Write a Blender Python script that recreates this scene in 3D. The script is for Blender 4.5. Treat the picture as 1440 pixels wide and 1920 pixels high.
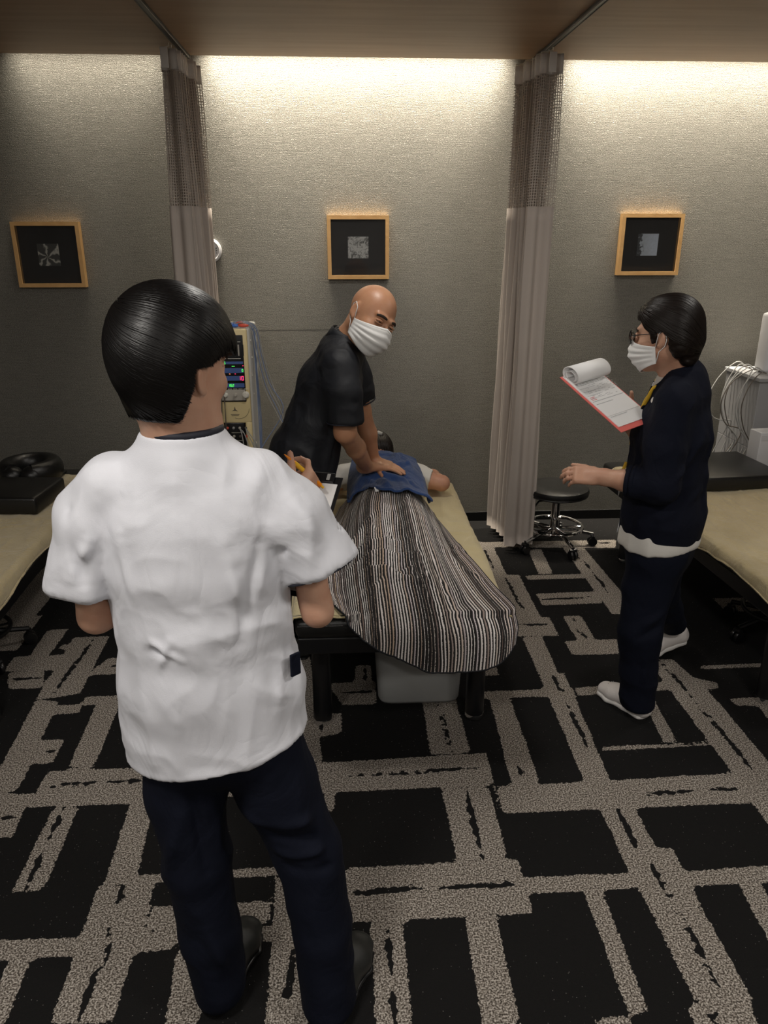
import bpy, math, random
import numpy as np
from mathutils import Vector, Matrix
PI=math.pi
for o in list(bpy.data.objects): bpy.data.objects.remove(o)
SC=bpy.context.scene; COL=SC.collection

# ---------------------------------------------------------------- camera
cd=bpy.data.cameras.new('camera'); cam=bpy.data.objects.new('camera',cd); COL.objects.link(cam)
cam.location=(0,0,1.78)
cam.rotation_euler=(math.radians(70.0),0,math.radians(-3.2))
cd.sensor_fit='HORIZONTAL'; cd.sensor_width=36; cd.lens=36*1438/1440
SC.camera=cam
# ---------------------------------------------------------------- world, exposure
w=bpy.data.worlds.new('world'); SC.world=w; w.use_nodes=True
w.node_tree.nodes['Background'].inputs[0].default_value=(0.9,0.92,1,1)
w.node_tree.nodes['Background'].inputs[1].default_value=0.05
SC.view_settings.view_transform='Standard'; SC.view_settings.look='None'
SC.view_settings.exposure=0; SC.view_settings.gamma=1; SC.view_settings.use_curve_mapping=False
# ---------------------------------------------------------------- lights
def area(name,loc,size,energy,color,rot=(0,0,0),sy=None,spread=None):
    l=bpy.data.lights.new(name,'AREA'); l.energy=energy; l.color=color; l.size=size
    if sy: l.shape='RECTANGLE'; l.size_y=sy
    if spread: l.spread=math.radians(spread)
    o=bpy.data.objects.new(name,l); o.location=loc; o.rotation_euler=rot; COL.objects.link(o); return o
WARM=(1,.90,.74); NEUT=(1,.95,.88)
WY=4.69; CZ=2.64; SLOT=4.57
# cove strips hidden in the ceiling slot over each bay (light grazes the wall)
area('cove_strip',(0.12,WY-.09,CZ+.16),1.62,27,WARM,(.07,0,0),.04,70)
area('cove_strip',(2.32,WY-.09,CZ+.16),2.1,38,WARM,(.07,0,0),.04,70)
area('cove_strip',(-1.30,WY-.09,CZ+.16),.8,4.5,WARM,(.07,0,0),.04,70)
# ceiling downlights of the room
for (x,y,e) in [(-.75,.45,25),(1.5,.5,20),(-2.0,.3,10),(0.6,-1.2,15),(-1.6,-1.2,10),(2.4,-1.2,10)]:
    area('downlight',(x,y,2.62),.35,e,NEUT)
area('downlight',(0.15,2.9,2.62),.25,10,NEUT)
area('downlight',(1.9,2.7,2.62),.25,8,NEUT)

# ---------------------------------------------------------------- helpers
WORG={}
def tag(o,label=None,cat=None,group=None,kind=None):
    if label: o['label']=label
    if cat: o['category']=cat
    if group: o['group']=group
    if kind: o['kind']=kind
    return o
def thing(name,loc,label,cat,group=None):
    o=bpy.data.objects.new(name,None); o.empty_display_size=.1; COL.objects.link(o); o.location=loc
    WORG[o]=np.array(loc,float); return tag(o,label,cat,group)
def mk(name,v,f,mat,parent=None,smooth=True,loc=None,uv=None,slots=None,fm=None):
    """mesh from world coordinates"""
    v=np.asarray(v,np.float32).reshape(-1,3)
    org=WORG[parent] if parent is not None else np.array(loc if loc is not None else (0,0,0),float)
    me=bpy.data.meshes.new(name)
    vv=(v-org).astype(np.float32)
    if isinstance(f,np.ndarray):
        n,k=f.shape
        me.vertices.add(len(vv)); me.vertices.foreach_set('co',vv.ravel())
        me.loops.add(n*k); me.loops.foreach_set('vertex_index',f.astype(np.int32).ravel())
        me.polygons.add(n); me.polygons.foreach_set('loop_start',np.arange(0,n*k,k,dtype=np.int32))
        try: me.polygons.foreach_set('loop_total',np.full(n,k,dtype=np.int32))
        except Exception: pass
        me.update(calc_edges=True); me.validate()
    else:
        me.from_pydata(vv.tolist(),[],[list(x) for x in f]); me.update()
    me.polygons.foreach_set('use_smooth',np.full(len(me.polygons),smooth,dtype=bool))
    if uv is not None:
        u=me.uv_layers.new(name='UVMap'); li=np.empty(len(me.loops),np.int32); me.loops.foreach_get('vertex_index',li)
        u.data.foreach_set('uv',np.asarray(uv,np.float32)[li].ravel())
    for m in (slots or [mat]): me.materials.append(m)
    if fm is not None: me.polygons.foreach_set('material_index',np.asarray(fm,np.int32))
    o=bpy.data.objects.new(name,me); COL.objects.link(o)
    if parent is not None: o.parent=parent
    else: o.location=org
    WORG[o]=org
    return o
def nrm(a): a=np.array(a,float); return a/np.linalg.norm(a)
class MB:
    """collects simple solids into one mesh"""
    def __init__(s): s.v=[]; s.f=[]; s.n=0
    def add(s,v,f):
        s.v.append(np.asarray(v,float)); s.f+= [[i+s.n for i in q] for q in f]; s.n+=len(v); return s
    def box(s,x0,x1,y0,y1,z0,z1,b=0,M=None):
        c=np.array([(x0+x1)/2,(y0+y1)/2,(z0+z1)/2]); h=np.array([x1-x0,y1-y0,z1-z0])/2
        bm=bbox(h,b); v=bm[0]+c
        if M is not None: v=xf(M,v)
        return s.add(v,bm[1])
    def prism(s,prof,p0,p1,side):
        """extrude 2D polygon (a along side, b along up) from p0 to p1"""
        p0=np.array(p0,float);p1=np.array(p1,float);ax=nrm(p1-p0);a=nrm(np.array(side,float)-ax*np.dot(side,ax));b=np.cross(ax,a)
        n=len(prof); v=[p0+a*u+b*w for u,w in prof]+[p1+a*u+b*w for u,w in prof]
        f=[[i,(i+1)%n,(i+1)%n+n,i+n] for i in range(n)]+[list(range(n))[::-1],list(range(n,2*n))]
        return s.add(v,f)
    def tube(s,pts,r,n=8,cap=True,r2=None,side=None):
        pts=np.asarray(pts,float); m=len(pts); r=np.broadcast_to(r,(m,)) ; 
        r2=r if r2 is None else np.broadcast_to(r2,(m,))
        T=np.gradient(pts,axis=0); T/=np.linalg.norm(T,axis=1)[:,None]+1e-12
        ref=np.array(side if side is not None else ((0,0,1) if abs(T[0][2])<.9 else (1,0,0)),float)
        v=[]; a=ref
        for i in range(m):
            a=a-T[i]*np.dot(a,T[i]); a/=np.linalg.norm(a)+1e-12; b=np.cross(T[i],a)
            for k in range(n):
                t=2*PI*k/n; v.append(pts[i]+a*math.cos(t)*r[i]+b*math.sin(t)*r2[i])
        f=[[i*n+k,i*n+(k+1)%n,(i+1)*n+(k+1)%n,(i+1)*n+k] for i in range(m-1) for k in range(n)]
        if cap: f+=[list(range(n))[::-1],[(m-1)*n+k for k in range(n)]]
        return s.add(v,f)
    def ring(s,pts,r,n=6,r2=None):
        """closed tube"""
        pts=np.asarray(pts,float); m=len(pts)
        T=np.roll(pts,-1,0)-np.roll(pts,1,0); T/=np.linalg.norm(T,axis=1)[:,None]
        c=pts.mean(0); v=[]
        for i in range(m):
            a=pts[i]-c; a=a-T[i]*np.dot(a,T[i]); a/=np.linalg.norm(a); b=np.cross(T[i],a)
            for k in range(n):
                t=2*PI*k/n; v.append(pts[i]+a*math.cos(t)*r+b*math.sin(t)*(r2 or r))
        f=[[i*n+k,i*n+(k+1)%n,((i+1)%m)*n+(k+1)%n,((i+1)%m)*n+k] for i in range(m) for k in range(n)]
        return s.add(v,f)
    def lathe(s,prof,c,n=32,axis=(0,0,1)):
        """profile [(r,h)] around axis through c"""
        ax=nrm(axis); ref=np.array((1,0,0.)) if abs(ax[0])<.9 else np.array((0,1,0.))
        a=nrm(ref-ax*np.dot(ref,ax)); b=np.cross(ax,a); c=np.array(c,float); v=[]
        for r,h in prof:
            for k in range(n):
                t=2*PI*k/n; v.append(c+ax*h+(a*math.cos(t)+b*math.sin(t))*max(r,1e-4))
        m=len(prof)
        f=[[i*n+k,i*n+(k+1)%n,(i+1)*n+(k+1)%n,(i+1)*n+k] for i in range(m-1) for k in range(n)]
        f+=[list(range(n))[::-1],[(m-1)*n+k for k in range(n)]]
        return s.add(v,f)
    def ell(s,c,r,n=12,R=None):
        v=[];c=np.array(c,float)
        for i in range(n+1):
            p=PI*i/n
            for k in range(2*n):
                t=PI*k/n; q=np.array([r[0]*math.sin(p)*math.cos(t),r[1]*math.sin(p)*math.sin(t),r[2]*math.cos(p)])
                v.append(c+(R@q if R is not None else q))
        m=2*n; f=[[i*m+k,(i+1)*m+k,(i+1)*m+(k+1)%m,i*m+(k+1)%m] for i in range(n) for k in range(m)]
        return s.add(v,f)
    def build(s,name,mat,parent=None,smooth=True,loc=None,bev=0,auto=True):
        v=np.concatenate(s.v); o=mk(name,v,s.f,mat,parent,smooth,loc)
        if smooth and auto:
            mod=o.modifiers.new('es','EDGE_SPLIT'); mod.split_angle=math.radians(38)
        return o
def bbox(h,b):
    hx,hy,hz=h
    if b<=0:
        v=[(x*hx,y*hy,z*hz) for x in(-1,1) for y in(-1,1) for z in(-1,1)]
        return np.array(v),[[0,1,3,2],[4,6,7,5],[0,4,5,1],[2,3,7,6],[0,2,6,4],[1,5,7,3]]
    b=min(b,hx*.98,hy*.98,hz*.98)
    # rounded box: subdivided lattice pushed to a rounded shape
    def ax(h): return [-h,-h+b*.3,-h+b,h-b,h-b*.3,h]
    A=[ax(hx),ax(hy),ax(hz)]; idx={}; v=[]; f=[]
    def vid(i,j,k):
        if (i,j,k) in idx: return idx[i,j,k]
        p=np.array([A[0][i],A[1][j],A[2][k]]); q=np.clip(p,[-hx+b,-hy+b,-hz+b],[hx-b,hy-b,hz-b]); d=p-q; L=np.linalg.norm(d)
        p=q+d/L*b if L>0 else p
        idx[i,j,k]=len(v); v.append(p); return idx[i,j,k]
    for s_ in (0,5):
        for i in range(5):
            for j in range(5):
                q=[vid(s_,i,j),vid(s_,i+1,j),vid(s_,i+1,j+1),vid(s_,i,j+1)]; f.append(q if s_ else q[::-1])
                q=[vid(i,s_,j),vid(i+1,s_,j),vid(i+1,s_,j+1),vid(i,s_,j+1)]; f.append(q[::-1] if s_ else q)
                q=[vid(i,j,s_),vid(i+1,j,s_),vid(i+1,j+1,s_),vid(i,j+1,s_)]; f.append(q if s_ else q[::-1])
    return np.array(v),f
def xf(M,v):
    M=np.array(M,float); v=np.asarray(v,float); return v@M[:3,:3].T+M[:3,3]
def frameM(o,x,z):
    """matrix with local x along x, local z near z"""
    x=nrm(x); z=np.array(z,float); z=nrm(z-x*np.dot(z,x)); y=np.cross(z,x)
    M=np.eye(4); M[:3,0]=x; M[:3,1]=y; M[:3,2]=z; M[:3,3]=o; return M

# ---- noise
def hsh(i,j,k,s):
    n=(i*374761393+j*668265263+k*2147483647%1000003*12289+s*974634777)&0xffffffff
    n=((n^(n>>13))*1274126177)&0xffffffff; n=n^(n>>16)
    return (n&0xffff)/65535.0
def vnoise(P,s=0):
    P=np.asarray(P,float); I=np.floor(P).astype(np.int64); Fr=P-I; Fr=Fr*Fr*(3-2*Fr); r=0
    for a in (0,1):
        for b in (0,1):
            for c in (0,1):
                w_=(Fr[:,0] if a else 1-Fr[:,0])*(Fr[:,1] if b else 1-Fr[:,1])*(Fr[:,2] if c else 1-Fr[:,2])
                r=r+w_*hsh(I[:,0]+a,I[:,1]+b,I[:,2]+c,s)
    return r*2-1
# ---- signed-distance modelling with surface nets (organic bodies and clothes)
def smin(a,b,k):
    if k<=0: return np.minimum(a,b)
    h=np.maximum(k-np.abs(a-b),0)/k; return np.minimum(a,b)-h*h*k*.25
def pcap(a,b,ra,rb):
    a=np.array(a,float); b=np.array(b,float)
    def f(P):
        d=b-a; t=np.clip((P-a)@d/(d@d),0,1); return np.linalg.norm(P-a-t[:,None]*d,axis=1)-(ra+(rb-ra)*t)
    r=max(ra,rb); return f,np.minimum(a,b)-r,np.maximum(a,b)+r
def pell(c,r,R=None):
    c=np.array(c,float); r=np.array(r,float); R=np.eye(3) if R is None else np.array(R)
    def f(P):
        q=(P-c)@R; k0=np.linalg.norm(q/r,axis=1); k1=np.linalg.norm(q/(r*r),axis=1)+1e-9
        return k0*(k0-1)/k1
    e=np.sqrt(((R*r)**2).sum(1)); return f,c-e,c+e
def petube(pts,rad,side,k=.012):
    pts=np.array(pts,float); rad=np.array(rad,float); side=np.array(side,float)
    if side.ndim==1: side=np.repeat(side[None],len(pts),0)
    def f(P):
        out=None
        for i in range(len(pts)-1):
            a,b=pts[i],pts[i+1]; d=b-a; L2=d@d; ax=d/math.sqrt(L2)
            t=np.clip((P-a)@d/L2,0,1); c=a+t[:,None]*d; q=P-c
            s_=side[i]+(side[i+1]-side[i])*.5; s_=s_-ax*(s_@ax); s_/=np.linalg.norm(s_); n_=np.cross(ax,s_)
            ra=rad[i,0]+(rad[i+1,0]-rad[i,0])*t; rb=rad[i,1]+(rad[i+1,1]-rad[i,1])*t; rc=np.minimum(ra,rb)
            u=q@s_; v=q@n_; z=q@ax
            k0=np.sqrt((u/ra)**2+(v/rb)**2+(z/rc)**2); k1=np.sqrt((u/ra**2)**2+(v/rb**2)**2+(z/rc**2)**2)+1e-6
            e=np.where(k0<1e-3,-rc,k0*(k0-1)/k1); e=np.maximum(e,-rc)
            out=e if out is None else smin(out,e,k)
        return out
    m=rad.max(1)[:,None]; return f,(pts-m).min(0),(pts+m).max(0)
def phalf(p,n):
    p=np.array(p,float); n=nrm(n)
    return (lambda P:(P-p)@n),None,None
def pbox(c,h,R=None,rnd=.01):
    c=np.array(c,float);h=np.array(h,float);R=np.eye(3) if R is None else np.array(R)
    def f(P):
        q=np.abs((P-c)@R)-(h-rnd); return np.linalg.norm(np.maximum(q,0),axis=1)+np.minimum(q.max(1),0)-rnd
    e=(np.abs(R)*h).sum(1); return f,c-e,c+e
class SDF:
    def __init__(s): s.ops=[]
    def u(s,p,k=.02): s.ops.append(('u',p,k)); return s
    def sub(s,p,k=.005): s.ops.append(('s',p,k)); return s
    def inter(s,p,k=.005): s.ops.append(('i',p,k)); return s
    def bounds(s,pad):
        lo=np.min([o[1][1] for o in s.ops if o[0]=='u'],0)-pad; hi=np.max([o[1][2] for o in s.ops if o[0]=='u'],0)+pad
        return lo,hi
    def evalp(s,P):
        V=np.full(len(P),1.0)
        for op,p,k in s.ops:
            d=p[0](P)
            if op=='u': V=smin(V,d,k)
            elif op=='s': V=-smin(-V,d,k)
            else: V=-smin(-V,-d,k)
        return V
    def mesh(s,h,smooth=2,lo=None,hi=None):
        l,u_=s.bounds(.03); lo=l if lo is None else np.maximum(l,lo); hi=u_ if hi is None else np.minimum(u_,hi)
        n=np.ceil((hi-lo)/h).astype(int)+2; G=[lo[i]+h*np.arange(n[i]) for i in range(3)]
        V=np.full(n,.2,np.float64)
        for op,p,k in s.ops:
            f,a,b=p
            if a is None: i0=np.zeros(3,int); i1=n
            else:
                pad=k+3*h+(.03 if op=='u' else .005)
                i0=np.clip(np.floor((a-pad-lo)/h).astype(int),0,n); i1=np.clip(np.ceil((b+pad-lo)/h).astype(int)+1,0,n)
            if np.any(i1<=i0): continue
            sl=tuple(slice(i0[i],i1[i]) for i in range(3)); sub=V[sl]
            if a is None:
                m=np.abs(sub)<.199 if op!='u' else np.ones(sub.shape,bool)
                m=sub<.1
                X,Y,Z=np.nonzero(m); P=np.stack([G[0][X],G[1][Y],G[2][Z]],1); d=f(P); cur=sub[m]
                sub[m]=-smin(-cur,d,k) if op=='s' else -smin(-cur,-d,k)
                continue
            X,Y,Z=np.meshgrid(G[0][sl[0]],G[1][sl[1]],G[2][sl[2]],indexing='ij')
            d=f(np.stack([X.ravel(),Y.ravel(),Z.ravel()],1)).reshape(sub.shape)
            if op=='u': V[sl]=smin(sub,d,k)
            elif op=='s': V[sl]=-smin(-sub,d,k)
            else: V[sl]=-smin(-sub,-d,k)
        return snets(V,lo,h,smooth)
def snets(V,lo,h,smooth):
    ins=V<0; nx,ny,nz=V.shape
    c=np.zeros((nx-1,ny-1,nz-1),np.int8)
    for a in(0,1):
        for b in(0,1):
            for d in(0,1): c+=ins[a:nx-1+a,b:ny-1+b,d:nz-1+d]
    act=(c>0)&(c<8); I=np.stack(np.nonzero(act),1); idx=np.full(act.shape,-1,np.int64); idx[act]=np.arange(len(I))
    S=np.zeros((len(I),3)); N=np.zeros(len(I))
    cor=[(a,b,d) for a in(0,1) for b in(0,1) for d in(0,1)]
    val={q:V[I[:,0]+q[0],I[:,1]+q[1],I[:,2]+q[2]] for q in cor}
    for q in cor:
        for ax in range(3):
            if q[ax]==0:
                r=list(q); r[ax]=1; r=tuple(r); va,vb=val[q],val[r]; m=(va<0)!=(vb<0)
                t=np.where(m,va/np.where(m,va-vb,1),0); p=np.zeros((len(I),3)); p+=q; p[:,ax]=t
                S+=p*m[:,None]; N+=m
    verts=lo+h*(I+S/N[:,None]); F=[]
    for ax in range(3):
        b,d=[(1,2),(2,0),(0,1)][ax]
        A=[slice(1,-1)]*3; A[ax]=slice(0,-1); B=[slice(1,-1)]*3; B[ax]=slice(1,None)
        x=ins[tuple(A)]; y=ins[tuple(B)]; m=x!=y; e=np.stack(np.nonzero(m),1); 
        e2=e.copy(); e2[:,b]+=1; e2[:,d]+=1
        def g(db,dd):
            r=e2.copy(); r[:,b]-=db; r[:,d]-=dd; return idx[r[:,0],r[:,1],r[:,2]]
        q=np.stack([g(1,1),g(0,1),g(0,0),g(1,0)],1); fl=~x[m]; q[fl]=q[fl][:,::-1]; F.append(q)
    F=np.concatenate(F); F=F[(F>=0).all(1)]
    # taubin-like smoothing
    E=np.concatenate([F[:,[0,1]],F[:,[1,2]],F[:,[2,3]],F[:,[3,0]]]); E=np.concatenate([E,E[:,::-1]])
    deg=np.bincount(E[:,0],minlength=len(verts))[:,None]+1e-9
    for it in range(smooth):
        for lam in (.55,-.35):
            a=np.stack([np.bincount(E[:,0],weights=verts[E[:,1],i],minlength=len(verts)) for i in range(3)],1)/deg
            verts=verts+lam*(a-verts)
    return verts,F
def vnormals(v,F):
    n=np.cross(v[F[:,2]]-v[F[:,0]],v[F[:,3]]-v[F[:,1]]); o=np.zeros_like(v)
    for i in range(4):
        for k in range(3): o[:,k]+=np.bincount(F[:,i],weights=n[:,k],minlength=len(v))
    return o/(np.linalg.norm(o,axis=1)[:,None]+1e-12)
def crease(v,n,a,b,wd,dep):
    """raise (dep>0) or sink (dep<0) a soft fold along a segment"""
    a=np.array(a,float); b=np.array(b,float); d=b-a; t=np.clip((v-a)@d/(d@d),0,1); r=np.linalg.norm(v-a-t[:,None]*d,axis=1)
    env=np.sin(np.clip(t,0.05,.95)*PI)**.5
    return v+n*(1.8*dep*np.exp(-(r/wd)**2)*env)[:,None]
def folds(v,n,sc,amp,s=0,ridge=True,mask=None):
    q=v*np.array(sc); q=q+vnoise(v*4,s+9)[:,None]*.6
    a=vnoise(q,s); 
    if ridge: a=(1-np.abs(a)*2.2)
    a=a*amp
    if mask is not None: a=a*mask
    return v+n*a[:,None]

# ---------------------------------------------------------------- materials
def mat(name,color,rough=.6,metal=0,spec=.5,bump=None,sheen=0,coat=0,emit=None,trans=0,mottle=None,alpha=1):
    m=bpy.data.materials.new(name); m.use_nodes=True; nt=m.node_tree; b=nt.nodes['Principled BSDF']
    b.inputs['Base Color'].default_value=(*color,1); b.inputs['Roughness'].default_value=rough; b.inputs['Metallic'].default_value=metal
    b.inputs['Specular IOR Level'].default_value=spec
    if sheen: b.inputs['Sheen Weight'].default_value=sheen
    if coat: b.inputs['Coat Weight'].default_value=coat
    if trans: b.inputs['Transmission Weight'].default_value=trans
    if emit: b.inputs['Emission Color'].default_value=(*emit[0],1); b.inputs['Emission Strength'].default_value=emit[1]
    N=nt.nodes; L=nt.links
    tc=N.new('ShaderNodeTexCoord')
    if mottle:   # (scale, second colour, [stretch])
        mp=N.new('ShaderNodeMapping'); mp.inputs['Scale'].default_value=mottle[2] if len(mottle)>2 else (1,1,1)
        L.new(tc.outputs['Object'],mp.inputs[0])
        nz=N.new('ShaderNodeTexNoise'); nz.inputs['Scale'].default_value=mottle[0]; nz.inputs['Detail'].default_value=6
        cr=N.new('ShaderNodeValToRGB'); cr.color_ramp.elements[0].position=.35; cr.color_ramp.elements[1].position=.65
        cr.color_ramp.elements[0].color=(*color,1); cr.color_ramp.elements[1].color=(*mottle[1],1)
        L.new(mp.outputs[0],nz.inputs['Vector']); L.new(nz.outputs['Fac'],cr.inputs[0]); L.new(cr.outputs[0],b.inputs['Base Color'])
    if bump:     # (scale, strength, [stretch], kind)
        mp=N.new('ShaderNodeMapping'); mp.inputs['Scale'].default_value=bump[2] if len(bump)>2 else (1,1,1)
        L.new(tc.outputs['Object'],mp.inputs[0])
        nz=N.new('ShaderNodeTexNoise'); nz.inputs['Scale'].default_value=bump[0]; nz.inputs['Detail'].default_value=4
        bp=N.new('ShaderNodeBump'); bp.inputs['Strength'].default_value=bump[1]; bp.inputs['Distance'].default_value=.003
        L.new(mp.outputs[0],nz.inputs['Vector']); L.new(nz.outputs['Fac'],bp.inputs['Height']); L.new(bp.outputs[0],b.inputs['Normal'])
    return m
M={}
def crumple(m,scale,dist,strength):
    nt=m.node_tree; N=nt.nodes; L=nt.links; b=N['Principled BSDF']; old=b.inputs['Normal'].links[0].from_socket if b.inputs['Normal'].links else None
    tc=N.new('ShaderNodeTexCoord'); mp=N.new('ShaderNodeMapping'); mp.inputs['Scale'].default_value=(1,1,.75); L.new(tc.outputs['Object'],mp.inputs[0])
    nz=N.new('ShaderNodeTexNoise'); nz.inputs['Scale'].default_value=scale; nz.inputs['Detail'].default_value=3; nz.inputs['Distortion'].default_value=1.2; L.new(mp.outputs[0],nz.inputs['Vector'])
    a=N.new('ShaderNodeMath'); a.operation='SUBTRACT'; a.inputs[1].default_value=.5; L.new(nz.outputs['Fac'],a.inputs[0])
    c=N.new('ShaderNodeMath'); c.operation='ABSOLUTE'; L.new(a.outputs[0],c.inputs[0])
    bp=N.new('ShaderNodeBump'); bp.inputs['Strength'].default_value=strength; bp.inputs['Distance'].default_value=dist; L.new(c.outputs[0],bp.inputs['Height'])
    if old: L.new(old,bp.inputs['Normal'])
    L.new(bp.outputs[0],b.inputs['Normal'])
M['white_cloth']=mat('white_cloth',(.69,.70,.755),.75,bump=(500,.12),sheen=.1)
crumple(M['white_cloth'],6,.05,.16)
M['white_cloth2']=mat('white_cloth2',(.66,.64,.60),.8,bump=(300,.2))
M['navy']=mat('navy_cloth',(.0030,.0046,.0125),.85,spec=.2,bump=(400,.2))
M['cardigan']=mat('cardigan_knit',(.0042,.0056,.0135),.9,spec=.2,bump=(350,.3))
M['black_cloth']=mat('black_cloth',(.0085,.0098,.0138),.6,spec=.35,bump=(400,.15))
M['black_trim']=mat('black_trim',(.008,.009,.018),.7)
M['skin']=mat('skin',(.58,.345,.24),.5,spec=.4,mottle=(14,(.51,.275,.185)),bump=(220,.12))
M['skin_tan']=mat('skin_tan',(.50,.265,.155),.42,spec=.45,mottle=(12,(.43,.205,.115)),bump=(220,.12))
M['skin_pale']=mat('skin_pale',(.60,.32,.21),.5,mottle=(12,(.52,.25,.16)),bump=(220,.1))
for k in ('skin','skin_tan','skin_pale'):
    b=M[k].node_tree.nodes['Principled BSDF']; b.inputs['Subsurface Weight'].default_value=.12; b.inputs['Subsurface Radius'].default_value=(.012,.005,.003); b.inputs['Subsurface Scale'].default_value=.6
M['hair']=mat('black_hair',(.0035,.003,.003),.38,spec=.3)
M['hair_brown']=mat('dark_brown_hair',(.009,.0055,.004),.42,spec=.3)
M['mask']=mat('mask_paper',(.80,.80,.79),.8,bump=(600,.1))
M['eye_white']=mat('eye_white',(.55,.5,.46),.25); M['eye_dark']=mat('eye_dark',(.012,.008,.006),.15)
M['brow']=mat('eyebrow_hair',(.03,.018,.012),.8)
M['rubber']=mat('black_rubber',(.018,.019,.018),.5,bump=(60,.1))
M['vinyl']=mat('black_vinyl',(.008,.008,.008),.36,bump=(160,.25),spec=.5)
M['black_metal']=mat('black_metal',(.006,.006,.007),.35)
M['chrome']=mat('chrome',(.75,.75,.76),.09,metal=1)
M['black_plastic']=mat('black_plastic',(.008,.008,.009),.3)
M['towel']=mat('beige_towel',(.52,.43,.255),.95,mottle=(9,(.47,.38,.21)),bump=(220,.9),sheen=.3)
M['towel_yellow']=mat('cream_towel',(.58,.49,.28),.95,mottle=(9,(.53,.44,.24)),bump=(220,.9),sheen=.3)
M['blue_towel']=mat('blue_towel',(.014,.050,.175),.95,mottle=(10,(.010,.038,.135)),bump=(350,.8),sheen=.2)
M['bin']=mat('grey_plastic',(.40,.41,.41),.45)
M['paper']=mat('paper',(.82,.82,.82),.7)
M['pink']=mat('salmon_board',(.75,.16,.14),.5)
M['ink']=mat('ink',(.08,.08,.09),.7); M['ink_red']=mat('red_ink',(.55,.05,.05),.7); M['ink_grey']=mat('grey_ink',(.42,.43,.44),.7)
M['yellow']=mat('lanyard_yellow',(.72,.44,.03),.6)
M['amber']=mat('amber_plastic',(.85,.26,.01),.15,coat=.5); M['amber2']=mat('yellow_plastic',(.85,.48,.03),.2,coat=.5)
M['shoe']=mat('white_knit_shoe',(.74,.70,.68),.75,bump=(260,.4)); M['sole']=mat('white_foam_sole',(.80,.78,.76),.6)
M['cream']=mat('cream_plastic',(.80,.66,.36),.38,coat=.2); M['cream_grey']=mat('pale_grey_plastic',(.52,.52,.50),.42)
M['panel_black']=mat('panel_black',(.006,.006,.008),.25)
M['panel_blue']=mat('panel_blue',(.07,.13,.36),.4); M['panel_grey']=mat('panel_grey',(.46,.43,.38),.5)
M['cable_blue']=mat('blue_grey_cable',(.20,.26,.42),.45); M['cable_grey']=mat('grey_cable',(.34,.34,.33),.5); M['cable_dark']=mat('dark_cable',(.10,.085,.07),.5)
M['clip_blue']=mat('blue_clip',(.05,.17,.6),.4); M['clip_red']=mat('red_clip',(.75,.10,.06),.4); M['clip_white']=mat('white_clip',(.75,.73,.66),.4)
M['led_green']=mat('green_display',(.02,.1,.02),.4,emit=((.1,1,.12),1.3)); M['led_red']=mat('red_display',(.1,.01,.02),.4,emit=((1,.03,.12),1.5)); M['led_orange']=mat('orange_lamp',(.2,.06,.02),.4,emit=((1,.25,.1),1.5))
M['cart_grey']=mat('grey_laminate',(.34,.34,.35),.5); M['white_plastic']=mat('white_plastic',(.72,.72,.74),.35)
M['header']=mat('curtain_header',(.74,.71,.69),.85,bump=(300,.3))
M['curtain']=mat('taupe_curtain',(.45,.395,.355),.88,bump=(260,.3,(1,1,.3)),sheen=.1)
M['net']=mat('curtain_net',(.42,.365,.32),.85)
M['oak']=mat('oak_frame',(.70,.43,.18),.5,mottle=(10,(.60,.34,.13),(1,6,1)),bump=(60,.15,(1,8,1)))
M['mat_black']=mat('mount_black',(.012,.011,.011),.6)
M['glass']=None
g=bpy.data.materials.new('clear_glass'); g.use_nodes=True; nt=g.node_tree; nt.nodes.clear()
o=nt.nodes.new('ShaderNodeOutputMaterial'); mx=nt.nodes.new('ShaderNodeMixShader'); fr=nt.nodes.new('ShaderNodeFresnel'); fr.inputs[0].default_value=1.3
t=nt.nodes.new('ShaderNodeBsdfTransparent'); gl=nt.nodes.new('ShaderNodeBsdfGlossy'); gl.inputs['Roughness'].default_value=.02
nt.links.new(fr.outputs[0],mx.inputs[0]); nt.links.new(t.outputs[0],mx.inputs[1]); nt.links.new(gl.outputs[0],mx.inputs[2]); nt.links.new(mx.outputs[0],o.inputs[0]); M['glass']=g

def nodes(name):
    m=bpy.data.materials.new(name); m.use_nodes=True; nt=m.node_tree; return m,nt,nt.nodes,nt.links,nt.nodes['Principled BSDF']
def math_(N,L,op,a,b=None,c=None):
    n=N.new('ShaderNodeMath'); n.operation=op
    for i,x in enumerate((a,b,c)):
        if x is None: continue
        if hasattr(x,'is_linked') or hasattr(x,'links'): L.new(x,n.inputs[i])
        else: n.inputs[i].default_value=x
    return n.outputs[0]
def ramp(N,L,fac,stops):
    r=N.new('ShaderNodeValToRGB'); e=r.color_ramp.elements
    while len(e)<len(stops): e.new(.5)
    for i,(p,c) in enumerate(stops): e[i].position=p; e[i].color=(*c,1)
    L.new(fac,r.inputs[0]); return r.outputs[0]
# carpet
m,nt,N,L,b=nodes('carpet'); M['carpet']=m
tc=N.new('ShaderNodeTexCoord'); P_=tc.outputs['Object']
at=N.new('ShaderNodeAttribute'); at.attribute_name='band'; at2=N.new('ShaderNodeAttribute'); at2.attribute_name='slit'
n1=N.new('ShaderNodeTexNoise'); n1.inputs['Scale'].default_value=90; n1.inputs['Detail'].default_value=3; L.new(P_,n1.inputs['Vector'])
n2=N.new('ShaderNodeTexNoise'); n2.inputs['Scale'].default_value=11; n2.inputs['Detail'].default_value=3; L.new(P_,n2.inputs['Vector'])
wob=math_(N,L,'ADD',math_(N,L,'MULTIPLY',math_(N,L,'SUBTRACT',n1.outputs['Fac'],.5),.020),math_(N,L,'MULTIPLY',math_(N,L,'SUBTRACT',n2.outputs['Fac'],.5),.012))
dB=math_(N,L,'ADD',at.outputs['Fac'],wob)
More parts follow.
